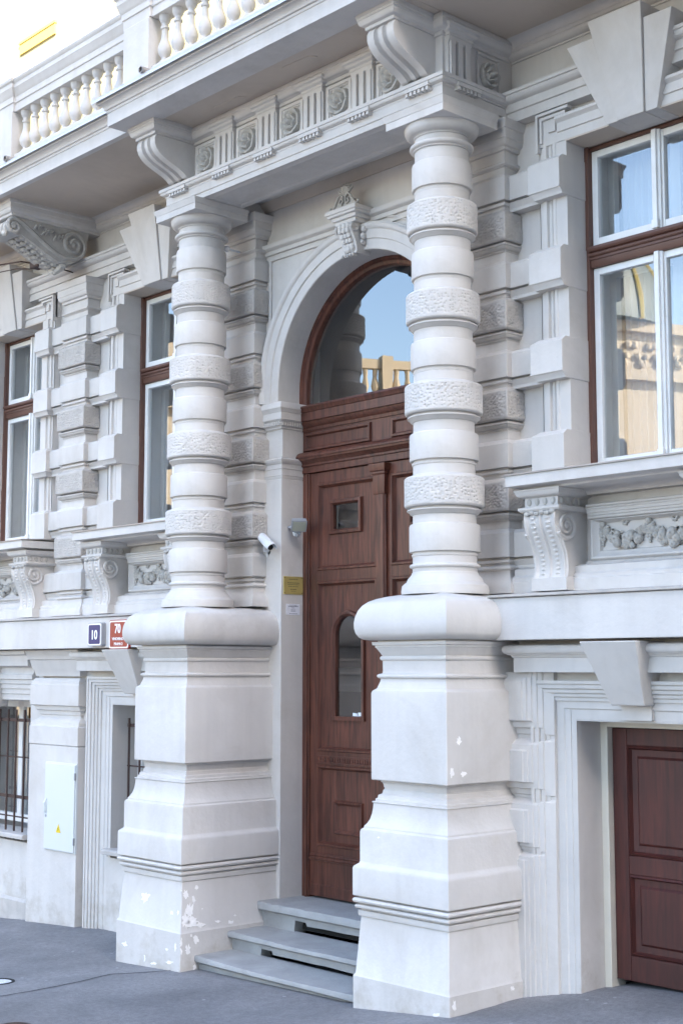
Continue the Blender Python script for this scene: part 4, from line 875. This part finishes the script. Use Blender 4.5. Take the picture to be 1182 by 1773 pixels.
# balcony slab: centre steps forward, sides run on
slab = G()
SEG = [(-6.6, -1.235, -.832), (-1.235, 1.235, -.971), (1.235, 6.6, -.832)]
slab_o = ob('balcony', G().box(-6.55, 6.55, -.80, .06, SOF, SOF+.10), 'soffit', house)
for x0, x1, yf in SEG:
    c = 1 if x0 == -1.235 else 0
    ob('balcony_fascia', G().ring(x0, x1-(0 if c else .0), yf, -.79, [(0, SOF-.012), (0, SOF+.070), (.006, SOF+.074), (.006, SOF+.088), (.014, SOF+.090)]+ov(.016, SOF+.092, .050, SOF+.125, convex=False)+[(.052, SOF+.128), (.052, SOF+.150)], c, c), 'stucco', slab_o)
    g = G(); e = .075; L_ = e if c else 0
    g.loft([[(x0-L_, yf-e, za), (x1+L_, yf-e, za), (x1+L_, .08, zb), (x0-L_, .08, zb)] for za, zb in ((SOF+.1505, SOF+.235), (SOF+.156, SOF+.240))])
    g.box(x0-L_, x1+L_, yf-e, yf-e+.003, SOF+.132, SOF+.152)
    ob('balcony_flashing', g, 'zinc', slab_o)
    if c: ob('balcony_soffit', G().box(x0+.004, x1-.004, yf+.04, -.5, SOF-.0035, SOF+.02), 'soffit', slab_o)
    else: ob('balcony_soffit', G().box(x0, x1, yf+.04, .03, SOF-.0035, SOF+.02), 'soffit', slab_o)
for y_, x_ in ((-.66, -.55), (-.72, .15)):      # old plaster repairs on the soffit
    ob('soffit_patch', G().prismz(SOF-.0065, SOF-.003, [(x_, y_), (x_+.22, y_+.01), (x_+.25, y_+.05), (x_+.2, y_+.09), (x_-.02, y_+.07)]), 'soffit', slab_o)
BP = [(0.030, 0), (.030, .022), (.022, .026), (.018, .040), (.021, .048), (.036, .068), (.043, .092), (.040, .116), (.030, .140), (.022, .165), (.0195, .195), (.019, .222), (.026, .226), (.028, .233), (.026, .240), (.020, .243), (.0205, .262), (.030, .272), (.034, .284), (.036, .288), (.036, .312)]
g = G().rev(0, 0, [(r, z) for r, z in BP], 20); BAL = mesh('baluster', g, M['stucco'], 40)
RZ0 = 5.525
def rail(x0, x1, y):
    return G().loft([[(x0, y-.055-e, z), (x1, y-.055-e, z), (x1, y+.055+e, z), (x0, y+.055+e, z)] for e, z in [(0, RZ0), (0, RZ0+.055), (.008, RZ0+.060), (.008, RZ0+.10), (.020, RZ0+.115), (.030, RZ0+.150), (.034, RZ0+.155), (.034, RZ0+.185), (.044, RZ0+.195), (.048, RZ0+.212), (.030, RZ0+.236)]])
def pier_block(x0, x1, y):
    o = ob('balustrade_pier', G().box(x0, x1, y-.075, y+.075, SOF+.19, RZ0-.001), 'stucco', slab_o, bev=.003)
    ob('pier_cap', G().ring(x0, x1, y-.062, y+.062, [(.008, RZ0-.0005), (.010, RZ0+.058), (.018, RZ0+.062), (.018, RZ0+.102), (.030, RZ0+.118), (.040, RZ0+.152), (.044, RZ0+.158), (.044, RZ0+.188), (.056, RZ0+.198), (.060, RZ0+.214), (.04, RZ0+.245)]), 'stucco', slab_o)
ycen, ysid = -.895, -.765
pier_block(-1.075, -.805, ycen); pier_block(.805, 1.075, ycen); pier_block(-3.38, -2.68, ysid); pier_block(2.68, 3.38, ysid)
ob('balustrade_rail', rail(-.805, .805, ycen), 'stucco', slab_o); ob('balustrade_rail', rail(-2.68, -1.06, ysid), 'stucco', slab_o); ob('balustrade_rail', rail(1.06, 2.68, ysid), 'stucco', slab_o)
ob('balustrade_rail', rail(-6.5, -3.38, ysid), 'stucco', slab_o)
def bals(x0, x1, y, n):
    for i in range(n):
        x = x0+(x1-x0)*(i+.5)/n
        ob('baluster', BAL, None, slab_o, (x, y, RZ0-.312))
bals(-.805, .805, ycen, 12); bals(-2.68, -1.09, ysid, 12); bals(1.09, 2.68, ysid, 12); bals(-4.9, -3.38, ysid, 12)
for x0, x1, y in ((-.805, .805, ycen), (-2.68, -1.075, ysid), (1.075, 2.68, ysid), (-6.5, -3.38, ysid)):
    ob('balustrade_plinth', G().box(x0, x1, y-.05, y+.05, SOF+.205, RZ0-.3122), 'stucco', slab_o)
for x, y in ((-2.62, -.91), (-1.33, -.91), (-.75, -1.05)):   # rainwater spouts cut through the plinth
    g = G(); g.loft([[(x+.022*math.cos(a)*q, yy, SOF+.178+.022*math.sin(a)*q) for a in np.linspace(0, 2*math.pi, 13)[:-1]] for yy, q in ((y+.16, 1), (y-.01, 1), (y-.01, .82), (y+.1, .82))], cap1=True)
    ob('rain_spout', g, 'zinc_dark', slab_o)

# great scrolled consoles on the piers
def great_console(xc):
    hw = .15
    cap = ob('scroll_console', G().ring(xc-.135, xc+.135, -.70, .05, [(0, 4.846), (.008, 4.85), (.008, 4.866)]+ov(.010, 4.868, .030, 4.90)+[(.034, 4.902), (.034, 4.935), (.042, 4.94), (.042, SOF-.001)]), 'stucco', house)
    out = [(-.62, 4.845), (-.66, 4.83)]+arc((-.678, 4.772), .058, 60, 235, 10)+[(-.66, 4.715), (-.62, 4.722), (-.56, 4.70), (-.50, 4.672), (-.44, 4.64), (-.38, 4.61), (-.32, 4.588), (-.26, 4.58), (-.20, 4.59), (-.14, 4.62), (-.09, 4.67), (-.07, 4.75), (-.05, 4.845)]
    ob('scroll_body', G().prismx(xc-hw+.022, xc+hw-.022, out), 'ornament', cap)
    g = G()
    for s in (-1, 1):
        x = xc+s*(hw-.018)
        # edge band: small front volute, long raking stem, large rear volute
        pts = []
        for i in range(26): a = R_(95+360*1.35*(1-i/25)); r = .012+.046*(i/25); pts.append((x, -.678+r*math.cos(a), 4.772+r*math.sin(a)))
        pts += [(x, -.62, 4.812), (x, -.56, 4.775), (x, -.48, 4.725), (x, -.40, 4.675), (x, -.33, 4.638), (x, -.27, 4.620), (x, -.21, 4.628)]
        c2 = (-.185, 4.735)
        for i in range(40): a = R_(-75+i*16); r = .108*(1-i/48); pts.append((x, c2[0]+r*math.cos(a), c2[1]+r*math.sin(a)))
        g.tube(pts, .017, 7); g.ball((x, -.678, 4.772), (.018, .022, .022), 8, 5); g.ball((x, c2[0], c2[1]), (.018, .022, .022), 8, 5)
        # leaves in the eye of the cheek
        for k in range(9):
            t = k/8; yy = -.52+.26*t; zz = 4.80-.05*t+.02*math.sin(k*2.1)
            g.tube([(x, yy, zz-.02), (x+s*.006, yy+.02, zz+.012), (x, yy+.05, zz+.0)], [.008, .012, .004], 5)
        g.ball((x, -.42, 4.80), (.012, .016, .016), 7, 4)
    for k in range(9):                            # belly leaf: overlapping lobes
        t = k/8; y = np.interp(t, [0, .5, 1], [-.60, -.42, -.26]); z = np.interp(t, [0, .5, 1], [4.715, 4.632, 4.575])
        for q in (-2, -1, 0, 1, 2): g.ball((xc+q*.045, y+.008*abs(q), z-.010+.006*abs(q)+.006*((k+q) % 2)), (.028, .034, .020), 7, 4)
    for s in (-1, 1): g.tube([(xc+s*.10, -.20, 4.72), (xc+s*.105, -.215, 4.66), (xc+s*.09, -.23, 4.60), (xc+s*.06, -.25, 4.555), (xc, -.26, 4.535)], [.016, .026, .03, .026, .02], 7)
    for k in range(6): g.ball((xc-.10+.04*k, -.73+.006*(k % 2), 4.76), (.022, .028, .045), 7, 5)
    for k in range(7): g.ball((xc+.09*math.cos(k*1.7), -.73, 4.715+.03*math.sin(k*2.3)), (.022, .022, .022), 7, 5)
    ob('acanthus', g, 'ornament', cap)
great_console(-3.03); great_console(3.03)
# upper-floor door hoods above the balcony
for c in (-3.93,):
    ob('window_hood', G().ring(c-.28, c+.28, .055, .08, [(0, 6.72), (.0, 6.805), (.008, 6.81), (.008, 6.83)]), 'ochre', house)

# ------------------------------------------------------------------ entrance steps
steps = empty('entrance_steps', 'three worn grey stone steps with dark gaps under the treads at the entrance', 'steps', (0, -.25, -.12))
def step(z, yf, yb, t, gap):
    g = G(); nx = 150; lo = []; x0, x1 = -.88, .88
    def loop(x):
        w_ = .006*mnoise.noise((x*2.1, z*9, 0)); wz = -.010*max(0, 1-(x/.6)**2)*(z < .1)+.003*mnoise.noise((x*3, 7, z))
        y0 = yf+w_+.006*max(0, mnoise.noise((x*11, z*5, 2))-.15)+.010*max(0, mnoise.noise((x*23, z*7, 4))-.35); wz -= .012*max(0, mnoise.noise((x*19, z*3, 8))-.3)
        return [(x, y0+.012, z-t), (x, y0, z-t+.010), (x, y0, z-.007+wz), (x, y0+.004, z-.002+wz), (x, y0+.018, z+wz), (x, (yf+yb)/2, z+wz*1.2), (x, yb, z), (x, yb, z-t)]
    g.loft([loop(x0+(x1-x0)*i/nx) for i in range(nx+1)])
    s = ob('tread', g, 'step', steps, (0, .25, .12), ang=40)
    # riser under the nosing with a broken-out lower edge
    g = G(); lo = []
    for i in range(nx+1):
        x = x0+(x1-x0)*i/nx; zb = z-.16
        if gap and x > gap: zb = z-t-.046+.004*mnoise.noise((x*5, 1, z))
        elif gap and x > gap-.10: zb = z-t-.028
        lo.append([(x, yf+.030, z-t), (x, yf+.036, max(zb, z-t-.02)), (x, yf+.040, zb), (x, yf+.12, zb), (x, yf+.12, z-t)])
    g.loft(lo); ob('riser', g, 'step', steps, (0, .25, .12), ang=40)
step(.207, -.136, .26, .052, -.34); step(.064, -.37, -.08, .042, -.36); step(-.045, -.61, -.32, .042, 0)
ob('riser_gap_shade', G().box(-.87, .87, -.03, .10, .066, .15), 'black', steps, (0, .25, .12)); ob('riser_gap_shade', G().box(-.87, .87, -.26, -.12, -.044, .02), 'black', steps, (0, .25, .12))  # black blocks paint the shade inside the open riser gaps

# ------------------------------------------------------------------ flaked paint on the pedestals (places read off the photograph)
_R = Vector((math.sin(phi), math.cos(phi), 0)); _U = _R.cross(fwd)
def on_plane(px, py, ax, val):
    d_ = fwd*2443+_R*(px-591)-_U*(py-886.5); return CAM+d_*((val-CAM[ax])/d_[ax])
def flake(px, py, rx_, ry_, side, seed, ped):
    sx_ = 1 if ped > 0 else -1; xs0 = sx_*AX+.2625; rnd = random.Random(seed); pts = []; n_ = 22
    ctr = None
    for k in range(n_):
        a_ = 2*math.pi*k/n_; q = .50+1.05*abs(mnoise.noise((math.cos(a_)*1.7+seed*3.1, math.sin(a_)*1.7, seed*1.3)))+rnd.uniform(-.12, .14)
        X, Y = px+rx_*q*math.cos(a_), py+ry_*q*math.sin(a_)
        pos = on_plane(X, Y, 0, xs0+.05) if side else on_plane(X, Y, 1, -.645-.05)
        z = pos.z; e_ = .067 if z < .088 else (np.interp(z, [.098, .374], [.057, .037]) if z < .374 else (0 if z > 1.04 else .066))
        e_ += .0012
        pos = on_plane(X, Y, 0, xs0+e_) if side else on_plane(X, Y, 1, -.645-e_)
        if side: pos.x = xs0+e_
        else: pos.y = -.645-e_
        pts.append(tuple(pos))
    g_ = G(); g_.v = pts; g_.f = [tuple(range(n_))]
    return g_
M['flake'] = mat('bare_white_undercoat', (.86, .84, .82), .85, var=.08, vscale=30, bump=.3)
peds = [o for o in COL.objects if o.name.startswith('pedestal')]
pr_ = max(peds, key=lambda o: o.data.vertices[1].co.x); pl_ = min(peds, key=lambda o: o.data.vertices[1].co.x)
def c2(x, y): return 190+x/3.94, 1340+y/3.94
k = 0
for x, y, a, b, sd in ((592, 775, 14, 18, 1), (520, 822, 26, 36, 1), (575, 858, 16, 34, 1), (545, 935, 34, 55, 1), (560, 1015, 62, 48, 1), (520, 1000, 30, 60, 1), (620, 1030, 40, 26, 1), (735, 1006, 24, 12, 1), (828, 1010, 26, 15, 1), (855, 965, 12, 9, 1), (632, 920, 6, 7, 1), (590, 1128, 24, 30, 1), (534, 1205, 22, 42, 1), (556, 1102, 8, 14, 1), (488, 1150, 10, 34, 1), (490, 1215, 8, 26, 1), (580, 1318, 16, 20, 1), (490, 798, 6, 7, 1),
                       (244, 842, 26, 42, 0), (425, 948, 12, 16, 0), (466, 945, 7, 20, 0), (102, 1160, 18, 20, 0), (390, 1198, 12, 12, 0), (448, 1180, 9, 40, 0), (300, 1292, 26, 12, 0), (240, 1255, 8, 26, 0), (405, 1285, 26, 12, 0)):
    ob('paint_flake', flake(*c2(x, y), a/3.94, b/3.94, sd, k, -1), 'flake', pl_); k += 1
for x, y, a, b, sd in ((794, 1283, 5, 9, 1), (781, 1336, 4.5, 11, 1), (802, 1340, 6.5, 6, 1), (786, 1742, 4, 12, 1), (886, 1711, 5, 6, 1), (755, 1757, 9, 4, 0), (655, 1450, 3, 2, 0)):
    ob('paint_flake', flake(x, y, a, b, sd, k, 1), 'flake', pr_); k += 1

# ------------------------------------------------------------------ small things on the facade
def text(body, size, loc, rot, m, parent, name='lettering', sx=1, ext=.0008, align='CENTER'):
    cu = bpy.data.curves.new('txt', 'FONT'); cu.body = body; cu.size = size; cu.align_x = align; cu.align_y = 'CENTER'; cu.extrude = ext; cu.offset = size*.022; cu.resolution_u = 3
    t = bpy.data.objects.new('txt', cu); COL.objects.link(t); dg = bpy.context.evaluated_depsgraph_get(); dg.update()
    me = bpy.data.meshes.new_from_object(t.evaluated_get(dg)); bpy.data.objects.remove(t)
    me.materials.clear(); me.materials.append(M[m])
    o = bpy.data.objects.new(name, me); COL.objects.link(o); o.location = loc; o.rotation_euler = rot; o.scale.x = sx; o.parent = parent
    return o
def plate(name, label, xc, zc, y, w_, h_, t, col, back):
    e = empty(name, label, 'sign', (xc, y, zc-h_/2)); 
    def rr(w, h, r, n=5):
        p = []
        for cx, cz, a in ((w/2-r, h/2-r, 0), (-w/2+r, h/2-r, 90), (-w/2+r, -h/2+r, 180), (w/2-r, -h/2+r, 270)): p += arc((cx, cz+h_/2), r, a, a+90, n)
        return p
    ob('backing_board', G().prismy(.0, t, rr(w_+.012, h_+.012, .014)), back, e)
    ob('plate', G().prismy(-.004, -.0005, rr(w_, h_, .016)), 'enamel', e)
    ob('plate_field', G().prismy(-.0052, -.0042, rr(w_-.018, h_-.018, .012)), col, e)
    return e
rx = (math.pi/2, 0, 0)
e = plate('house_number_sign', 'small dark blue house number plate reading 10 on the grey band', -2.255, 1.826, -.343, .160, .148, .032, 'blue', 'grey_plastic')
text('10', .088, (0, -.0062, .068), rx, 'enamel', e, sx=.95)
e = plate('house_number_sign', 'larger red enamel house number plate beginning with 7 half hidden by pedestal', -1.985, 1.822, -.325, .225, .184, .014, 'red', 'red')
text('70', .086, (-.01, -.0062, .128), rx, 'enamel', e, sx=.85); text('VINOHRADY', .026, (0, -.0062, .062), rx, 'enamel', e); text('PRAHA 2', .026, (0, -.0062, .028), rx, 'enamel', e)

# brass plaque and paper notice on the door jamb (reveal face x = -OH)
def jamb_plate(name, label, y0, y1, z0, z1, m, lines, lm, cat):
    e = empty(name, label, cat, (-OH+.004, (y0+y1)/2, z0))
    ob('plate', G().box(.0005, .004, y0-(y0+y1)/2, y1-(y0+y1)/2, 0, z1-z0), m, e, bev=.001)
    g = G(); hw = (y1-y0)/2
    for k, (f, zz, hh) in enumerate(lines):
        n = int(4+8*f); rnd = random.Random(k+int(z0*100)); y = -hw*f*.82
        while y < hw*f*.82:
            l = rnd.uniform(.006, .016); g.box(.0041, .0046, y, min(y+l, hw*f*.82), zz*(z1-z0)-hh/2, zz*(z1-z0)+hh/2); y += l+.003
    ob('text_lines', g, lm, e)
    return e, hw, z1-z0
e, hw, hh = jamb_plate('brass_plaque', 'yellow brass plaque with engraved lines screwed to the door jamb', .038, .196, 2.056, 2.168, 'brass', [(.55, .84, .004), (.75, .64, .0045), (.7, .55, .0035), (.62, .44, .0035), (.38, .28, .005), (.3, .18, .003)], 'engrave', 'plaque')
g = G()
for y in (-hw+.008, hw-.008):
    for z in (.008, hh-.008): g.loft([[(xx, y+.0032*math.cos(a), z+.0032*math.sin(a)) for a in np.linspace(0, 6.28, 9)[:-1]] for xx in (.003, .0062)])
ob('screws', g, 'engrave', e)
jamb_plate('notice_plate', 'small white printed notice plate below the brass plaque', .062, .172, 1.928, 1.996, 'paper', [(.65, .90, .0035), (.85, .78, .004), (.3, .64, .003), (.42, .46, .003), (.42, .34, .003), (.7, .12, .003)], 'ink', 'notice')

# security camera on the pilaster strip
e = _cam = empty('security_camera', 'white bullet security camera angled down beside the entrance door', 'camera', (-.84, .02, 2.345))
d = Vector((.86, -.22, -.46)).normalized(); up = Vector((0, 0, 1)); rt = d.cross(up).normalized(); u2 = rt.cross(d)
def orient(g, o):
    g.v = [tuple(Vector(o)+rt*p[0]+d*p[1]+u2*p[2]) for p in g.v]; return g
ob('housing', orient(G().loft([[(x*.030, yy, z*.030) for x, z in arc((0, 0), 1, 0, 330, 11)] for yy in (-.085, .085)]), (.055, -.07, .04)), 'camera', e)
ob('sun_shield', orient(G().loft([[(x*.042*q, yy, z*.042*q+.004) for q, seq in ((1, range(13)), (.9, range(12, -1, -1))) for x, z in [(math.cos(R_(-10+200*i/12)), math.sin(R_(-10+200*i/12))) for i in seq]] for yy in (-.10, .125)]), (.055, -.07, .04)), 'camera', e)
ob('lens', orient(G().loft([[(x*.024, yy, z*.024) for x, z in arc((0, 0), 1, 0, 330, 11)] for yy in (.084, .092)]), (.055, -.07, .04)), 'black', e)
ob('bracket', G().tube([(.0, .0, -.02), (-.005, -.04, -.018), (.03, -.068, .015)], .010, 8), 'camera', e)
ob('wall_plate', G().loft([[(x, yy, z-.02) for x, z in arc((0, 0), .028, 0, 330, 11)] for yy in (.0, .01)]), 'camera', e)
ob('cable', G().tube([(.0, -.01, -.03), (-.02, .004, -.07), (-.028, .012, -.16), (-.03, .02, -.22)], .004, 6), 'camera', _cam)
_cam.scale = (.78, .78, .78)
# small floodlight with motion sensor on the jamb
e = empty('flood_light', 'small grey floodlight with motion sensor on the door jamb', 'lamp', (-OH+.004, .085, 2.468))
ob('arm', G().box(.0005, .075, -.012, .012, .0, .016), 'grey_plastic', e, bev=.002)
dd = Vector((.62, -.35, -.55)).normalized(); rr_ = dd.cross(up).normalized(); uu = rr_.cross(dd)
def ori2(g, o): g.v = [tuple(Vector(o)+rr_*p[0]+dd*p[1]+uu*p[2]) for p in g.v]; return g
ob('housing', ori2(G().loft([[(-a, y, -b), (a, y, -b), (a, y, b), (-a, y, b)] for a, b, y in ((.026, .022, -.030), (.044, .036, -.012), (.046, .038, .022), (.050, .042, .026))]), (.098, -.008, .020)), 'grey_plastic', e, bev=.002)
ob('lamp_glass', ori2(G().box(-.040, .040, .0262, .029, -.032, .032), (.098, -.008, .020)), 'bulb', e)
ob('motion_sensor', ori2(G().box(-.022, .022, -.02, .022, -.072, -.044), (.088, -.006, .016)), 'camera', e, bev=.005)
ob('sensor_lens', ori2(G().ball((0, .022, -.06), .014, 8, 5), (.088, -.006, .016)), 'grey_plastic', e)

e = empty('globe_sensor', 'tiny white round globe on the pilaster right behind the left column neck', 'sensor', (-1.03, -.10, 4.285))
ob('globe', G().ball((0, -.085, 0), .021, 14, 9), 'enamel', e); ob('stalk', G().tube([(0, 0.02, 0), (0, -.07, 0)], .007, 8), 'camera', e)
# electricity cabinet let into the pier
e = empty('utility_cabinet', 'white electricity cabinet door with yellow warning triangle on the grey pier', 'cabinet', (-2.905, -.185, .305))
ob('frame', G().box(-.208, .208, -.006, .01, -.006, .618), 'plastic', e, bev=.003)
dr = ob('cabinet_door', G().box(-.200, .200, -.016, -.0065, .002, .610), 'plastic', e, bev=.003)
ob('handle', G().loft([[(-.188, -.017, z), (-.162, -.017, z), (-.166, -.017-d_, z), (-.184, -.017-d_, z)] for z, d_ in ((.255, .002), (.27, .014), (.33, .020), (.355, .004))]), 'plastic', dr)
ob('warning_sign', G().prismy(-.0185, -.0165, [(-.032, .128), (.032, .128), (0, .188)]), 'yellow', dr)
ob('warning_bolt', G().prismy(-.0196, -.0187, [(-.004, .138), (.006, .152), (.001, .153), (.006, .170), (-.006, .155), (-.001, .154)]), 'black', dr)

ob('lock', G().loft([[(x-.175, yy, z+.235) for x, z in arc((0, 0), .010, 0, 330, 11)] for yy in (-.019, -.0163)]), 'grey_plastic', dr)
for zz in (.08, .53): ob('hinge', G().box(.196, .206, -.020, -.0066, zz-.025, zz+.025), 'grey_plastic', dr, bev=.002)
# iron grilles on the cellar windows
def grille(c, label, y=-.20, zlo=.20, zhi=1.30, n=7, w_=.33):
    e = empty('window_grille', label, 'grille', (c, y, .36))
    for i in range(n):
        x = -w_+2*w_*i/(n-1); ob('bar', G().tube([(x, 0, zlo-.36), (x, 0, zhi-.36)], .0085, 8), 'iron', e)
    for z in (.27, .47, .62, .92, 1.20):
        hgt = .012 if z in (.27, .62, 1.20) else .005
        ob('rail', G().box(-w_-.03, w_+.03, .006, .014, z-hgt-.36, z+hgt-.36), 'iron', e)
    return e
grille(-4.03, 'rusty iron bar grille on the cellar window left of the electricity cabinet', -.06, .175, 1.28, 9, .50)
grille(-2.03, 'iron bar grille on the cellar window right beside the left pedestal', .02, .40, 1.25, 6)

# thin iron flag bracket with wires below the great console
e = empty('flag_bracket', 'thin dark iron bracket with wires under the scrolled console', 'bracket', (-3.13, -.10, 4.62))
ob('rod', G().tube([(.0, .06, -.02), (-.02, -.10, .0), (-.16, -.30, .03), (-.75, -.32, .10)], .006, 6), 'iron', e)
ob('wire', G().tube([(-.02, -.16, -.03), (-.3, -.26, .01), (-.9, -.30, .06)], .004, 6), 'iron', e)
ob('clamp', G().box(-.10, .02, -.26, -.18, -.03, .03), 'iron', e, bev=.006)

# covers let into the pavement
def cover(x, y, r, label, m, ring_m):
    z = pave_z(x, y)
    e = empty('utility_cover', label, 'cover', (x, y, z))
    ob('rim', G().loft([[(q*math.cos(a), q*math.sin(a), zz) for a in np.linspace(0, 2*math.pi, 33)[:-1]] for q, zz in ((r, -.02), (r, .006), (r-.014, .007), (r-.018, -.005))]), ring_m, e)
    g = G(); g.loft([[(q*math.cos(a), q*math.sin(a), zz) for a in np.linspace(0, 2*math.pi, 33)[:-1]] for q, zz in ((r-.019, -.02), (r-.019, .003))])
    for i in range(-4, 5):
        for j in range(-4, 5):
            if math.hypot(i, j) < 4.3: g.ball(((i+.25*(j % 2))*(r-.03)/4.4, j*(r-.03)/4.4, .003), (r*.075, r*.05, .004), 6, 3)
    ob('lid', g, m, e)
cover(-1.33, -1.515, .085, 'pale metal utility cover with raised studs in the asphalt pavement', mat('cast_zinc', (.62, .63, .65), .5, metal=.2, var=.3, vscale=40), M['black'])
cover(-.20, -2.06, .085, 'dark rusty utility cover in the asphalt pavement', M['iron'], M['iron'])

# ------------------------------------------------------------------ across the street (palace and trees seen in the panes, unseen block added to shade the facade)
row = empty('street_shade_block', 'tall grey house block added out of view to shade the facade', 'building', (36, -18, 0))  # unseen block, added to cast shade on the lower facade
RH = 26.3
ob('wall', G().box(-25, 30, -13, 0, -2, RH-.6), 'row', row); ob('wall', G().box(30.5, 95, -13, -.3, -2, 37), 'row', row); ob('cornice', G().ring(-25, 30, .0, .4, [(0, RH-.6), (0, RH-.55), (.35, RH-.2), (.4, RH)]) if False else G().box(-25.3, 30.3, -13.3, .05, RH-.6, RH), 'row', row)  # taller right part added to cut sky light on side faces
ob('roof', G().loft([[(-25, -13, RH), (30, -13, RH), (30, -.6, RH), (-25, -.6, RH)], [(-24, -8, RH+3.0), (29, -8, RH+3.0), (29, -5.6, RH+3.0), (-24, -5.6, RH+3.0)]]), 'tile', row)
wm = mesh('window', G().box(-.6, .6, -.02, .06, 0, 2.1), M['white'])
pm = mesh('pane', G().box(-.5, .5, .061, .064, .1, 2.0), M['glass'])
for fl in range(6):
    for i in range(14):
        o = ob('window', wm, None, row, (-22.5+i*3.8, 0, 1.6+fl*4.0)); ob('pane', pm, None, o)
# domed palace
pal = empty('domed_palace', 'golden sandstone palace with balustraded roof and dark ribbed dome', 'building', (-42, -58, -1))
pal.rotation_euler.z = math.atan2(.43, .9)       # local +x faces the sun side, +y runs along the wing
ob('pavilion', G().box(-10, 0, -6, 6, 0, 21.6), 'palace', pal); ob('wing', G().box(-12, -.8, 6, 60, 0, 16.7), 'palace', pal)
for z in (6.5, 13.0, 18.8, 21.6): ob('cornice', G().box(-10.4, .45, -6.4, 6.3, z, z+.6), 'palace', pal)
for z in (6.5, 16.3): ob('cornice', G().box(-12.2, -.35, 6.31, 60.2, z-.3, z+.25), 'palace', pal)
ob('balustrade', G().box(-1.2, -.8, 6.4, 60, 18.8, 19.3), 'palace', pal); ob('balustrade', G().box(-1.25, -.75, 6.4, 60, 16.7, 17.2), 'palace', pal)
pb = mesh('baluster', G().rev(0, 0, [(.16, 0), (.10, .2), (.24, .6), (.12, 1.1), (.16, 1.6)], 8), M['palace'])
for i in range(70): ob('baluster', pb, None, pal, (-1.0, 6.8+i*.6, 17.2)) if i % 10 else ob('balustrade_pier', G().box(-1.35, -.65, 6.5+i*.6, 7.1+i*.6, 16.8, 19.5), 'palace', pal)
dc = -4.2
ob('dome', G().rev(dc, 0, [(5.6*math.cos(R_(a))+.02, 22.2+6.5*math.sin(R_(a))) for a in range(0, 91, 6)], 40), 'copper', pal)
for k in range(12):
    a0 = k*math.pi/6+.2
    ob('rib', G().tube([(dc+5.65*math.cos(R_(a))*math.cos(a0), 5.65*math.cos(R_(a))*math.sin(a0), 22.2+6.56*math.sin(R_(a))) for a in range(0, 90, 6)], .16, 6), 'gold', pal)
for k in range(9):
    g = G(); yy = -5.2+k*1.25
    for q in range(7): g.ball((.1, yy+.15*q, 20.9-1.1*(1-((q-3)/3)**2)), (.16, .2, .22), 6, 4)
    ob('swag', g, 'palace', pal)
for k in range(5):
    o = ob('window', G().box(-.05, .06, -.9, .9, 0, 3.6), 'dark', pal, (0 if k < 2 else -.8, (-2 if k == 0 else 2) if k < 2 else 10+k*4, 8))
for k in range(12): ob('window', G().box(-.05, .06, -.8, .8, 0, 3.4), 'dark', pal, (-.8, 7+k*4.2, 8.5 if k % 2 else 2.0))
# bare street trees
def bare_tree(x, y, h, seed, label):
    rnd = random.Random(seed); z0 = ground_z(x)-.13
    e = empty('street_tree', label, 'tree', (x, y, z0), 'bare trees across the street')
    gt, gc = G(), G()
    def grow(p, d, l, r, dep, g_):
        q = p+d*l; mid = p+d*l*.5+Vector((rnd.uniform(-1, 1), rnd.uniform(-1, 1), 0))*l*.05
        g_.tube([p, mid, q], [r, r*.85, r*.7], 5 if dep < 2 else 3)
        if dep > 4: return
        for k in range(3 if dep < 4 else 4):
            a = rnd.uniform(0, 6.28); sp = rnd.uniform(.35, .75); o_ = d.orthogonal().normalized(); o_.rotate(Matrix.Rotation(a, 3, d))
            grow(q, (d+o_*sp+Vector((0, 0, .12))).normalized(), l*rnd.uniform(.6, .8), r*.62, dep+1, gc)
    grow(Vector((0, 0, -.2)), Vector((0, 0, 1)), h*.32, h*.018, 0, gt)
    ob('trunk', gt, 'bark', e); ob('crown', gc, 'bark', e)
bare_tree(-19, -33, 8.5, 1, 'bare brown winter tree standing between two other street trees'); bare_tree(-15, -33, 7.5, 2, 'smallest bare winter tree in the row across the street'); bare_tree(-24, -36, 9, 4, 'tallest bare winter tree before the domed palace')
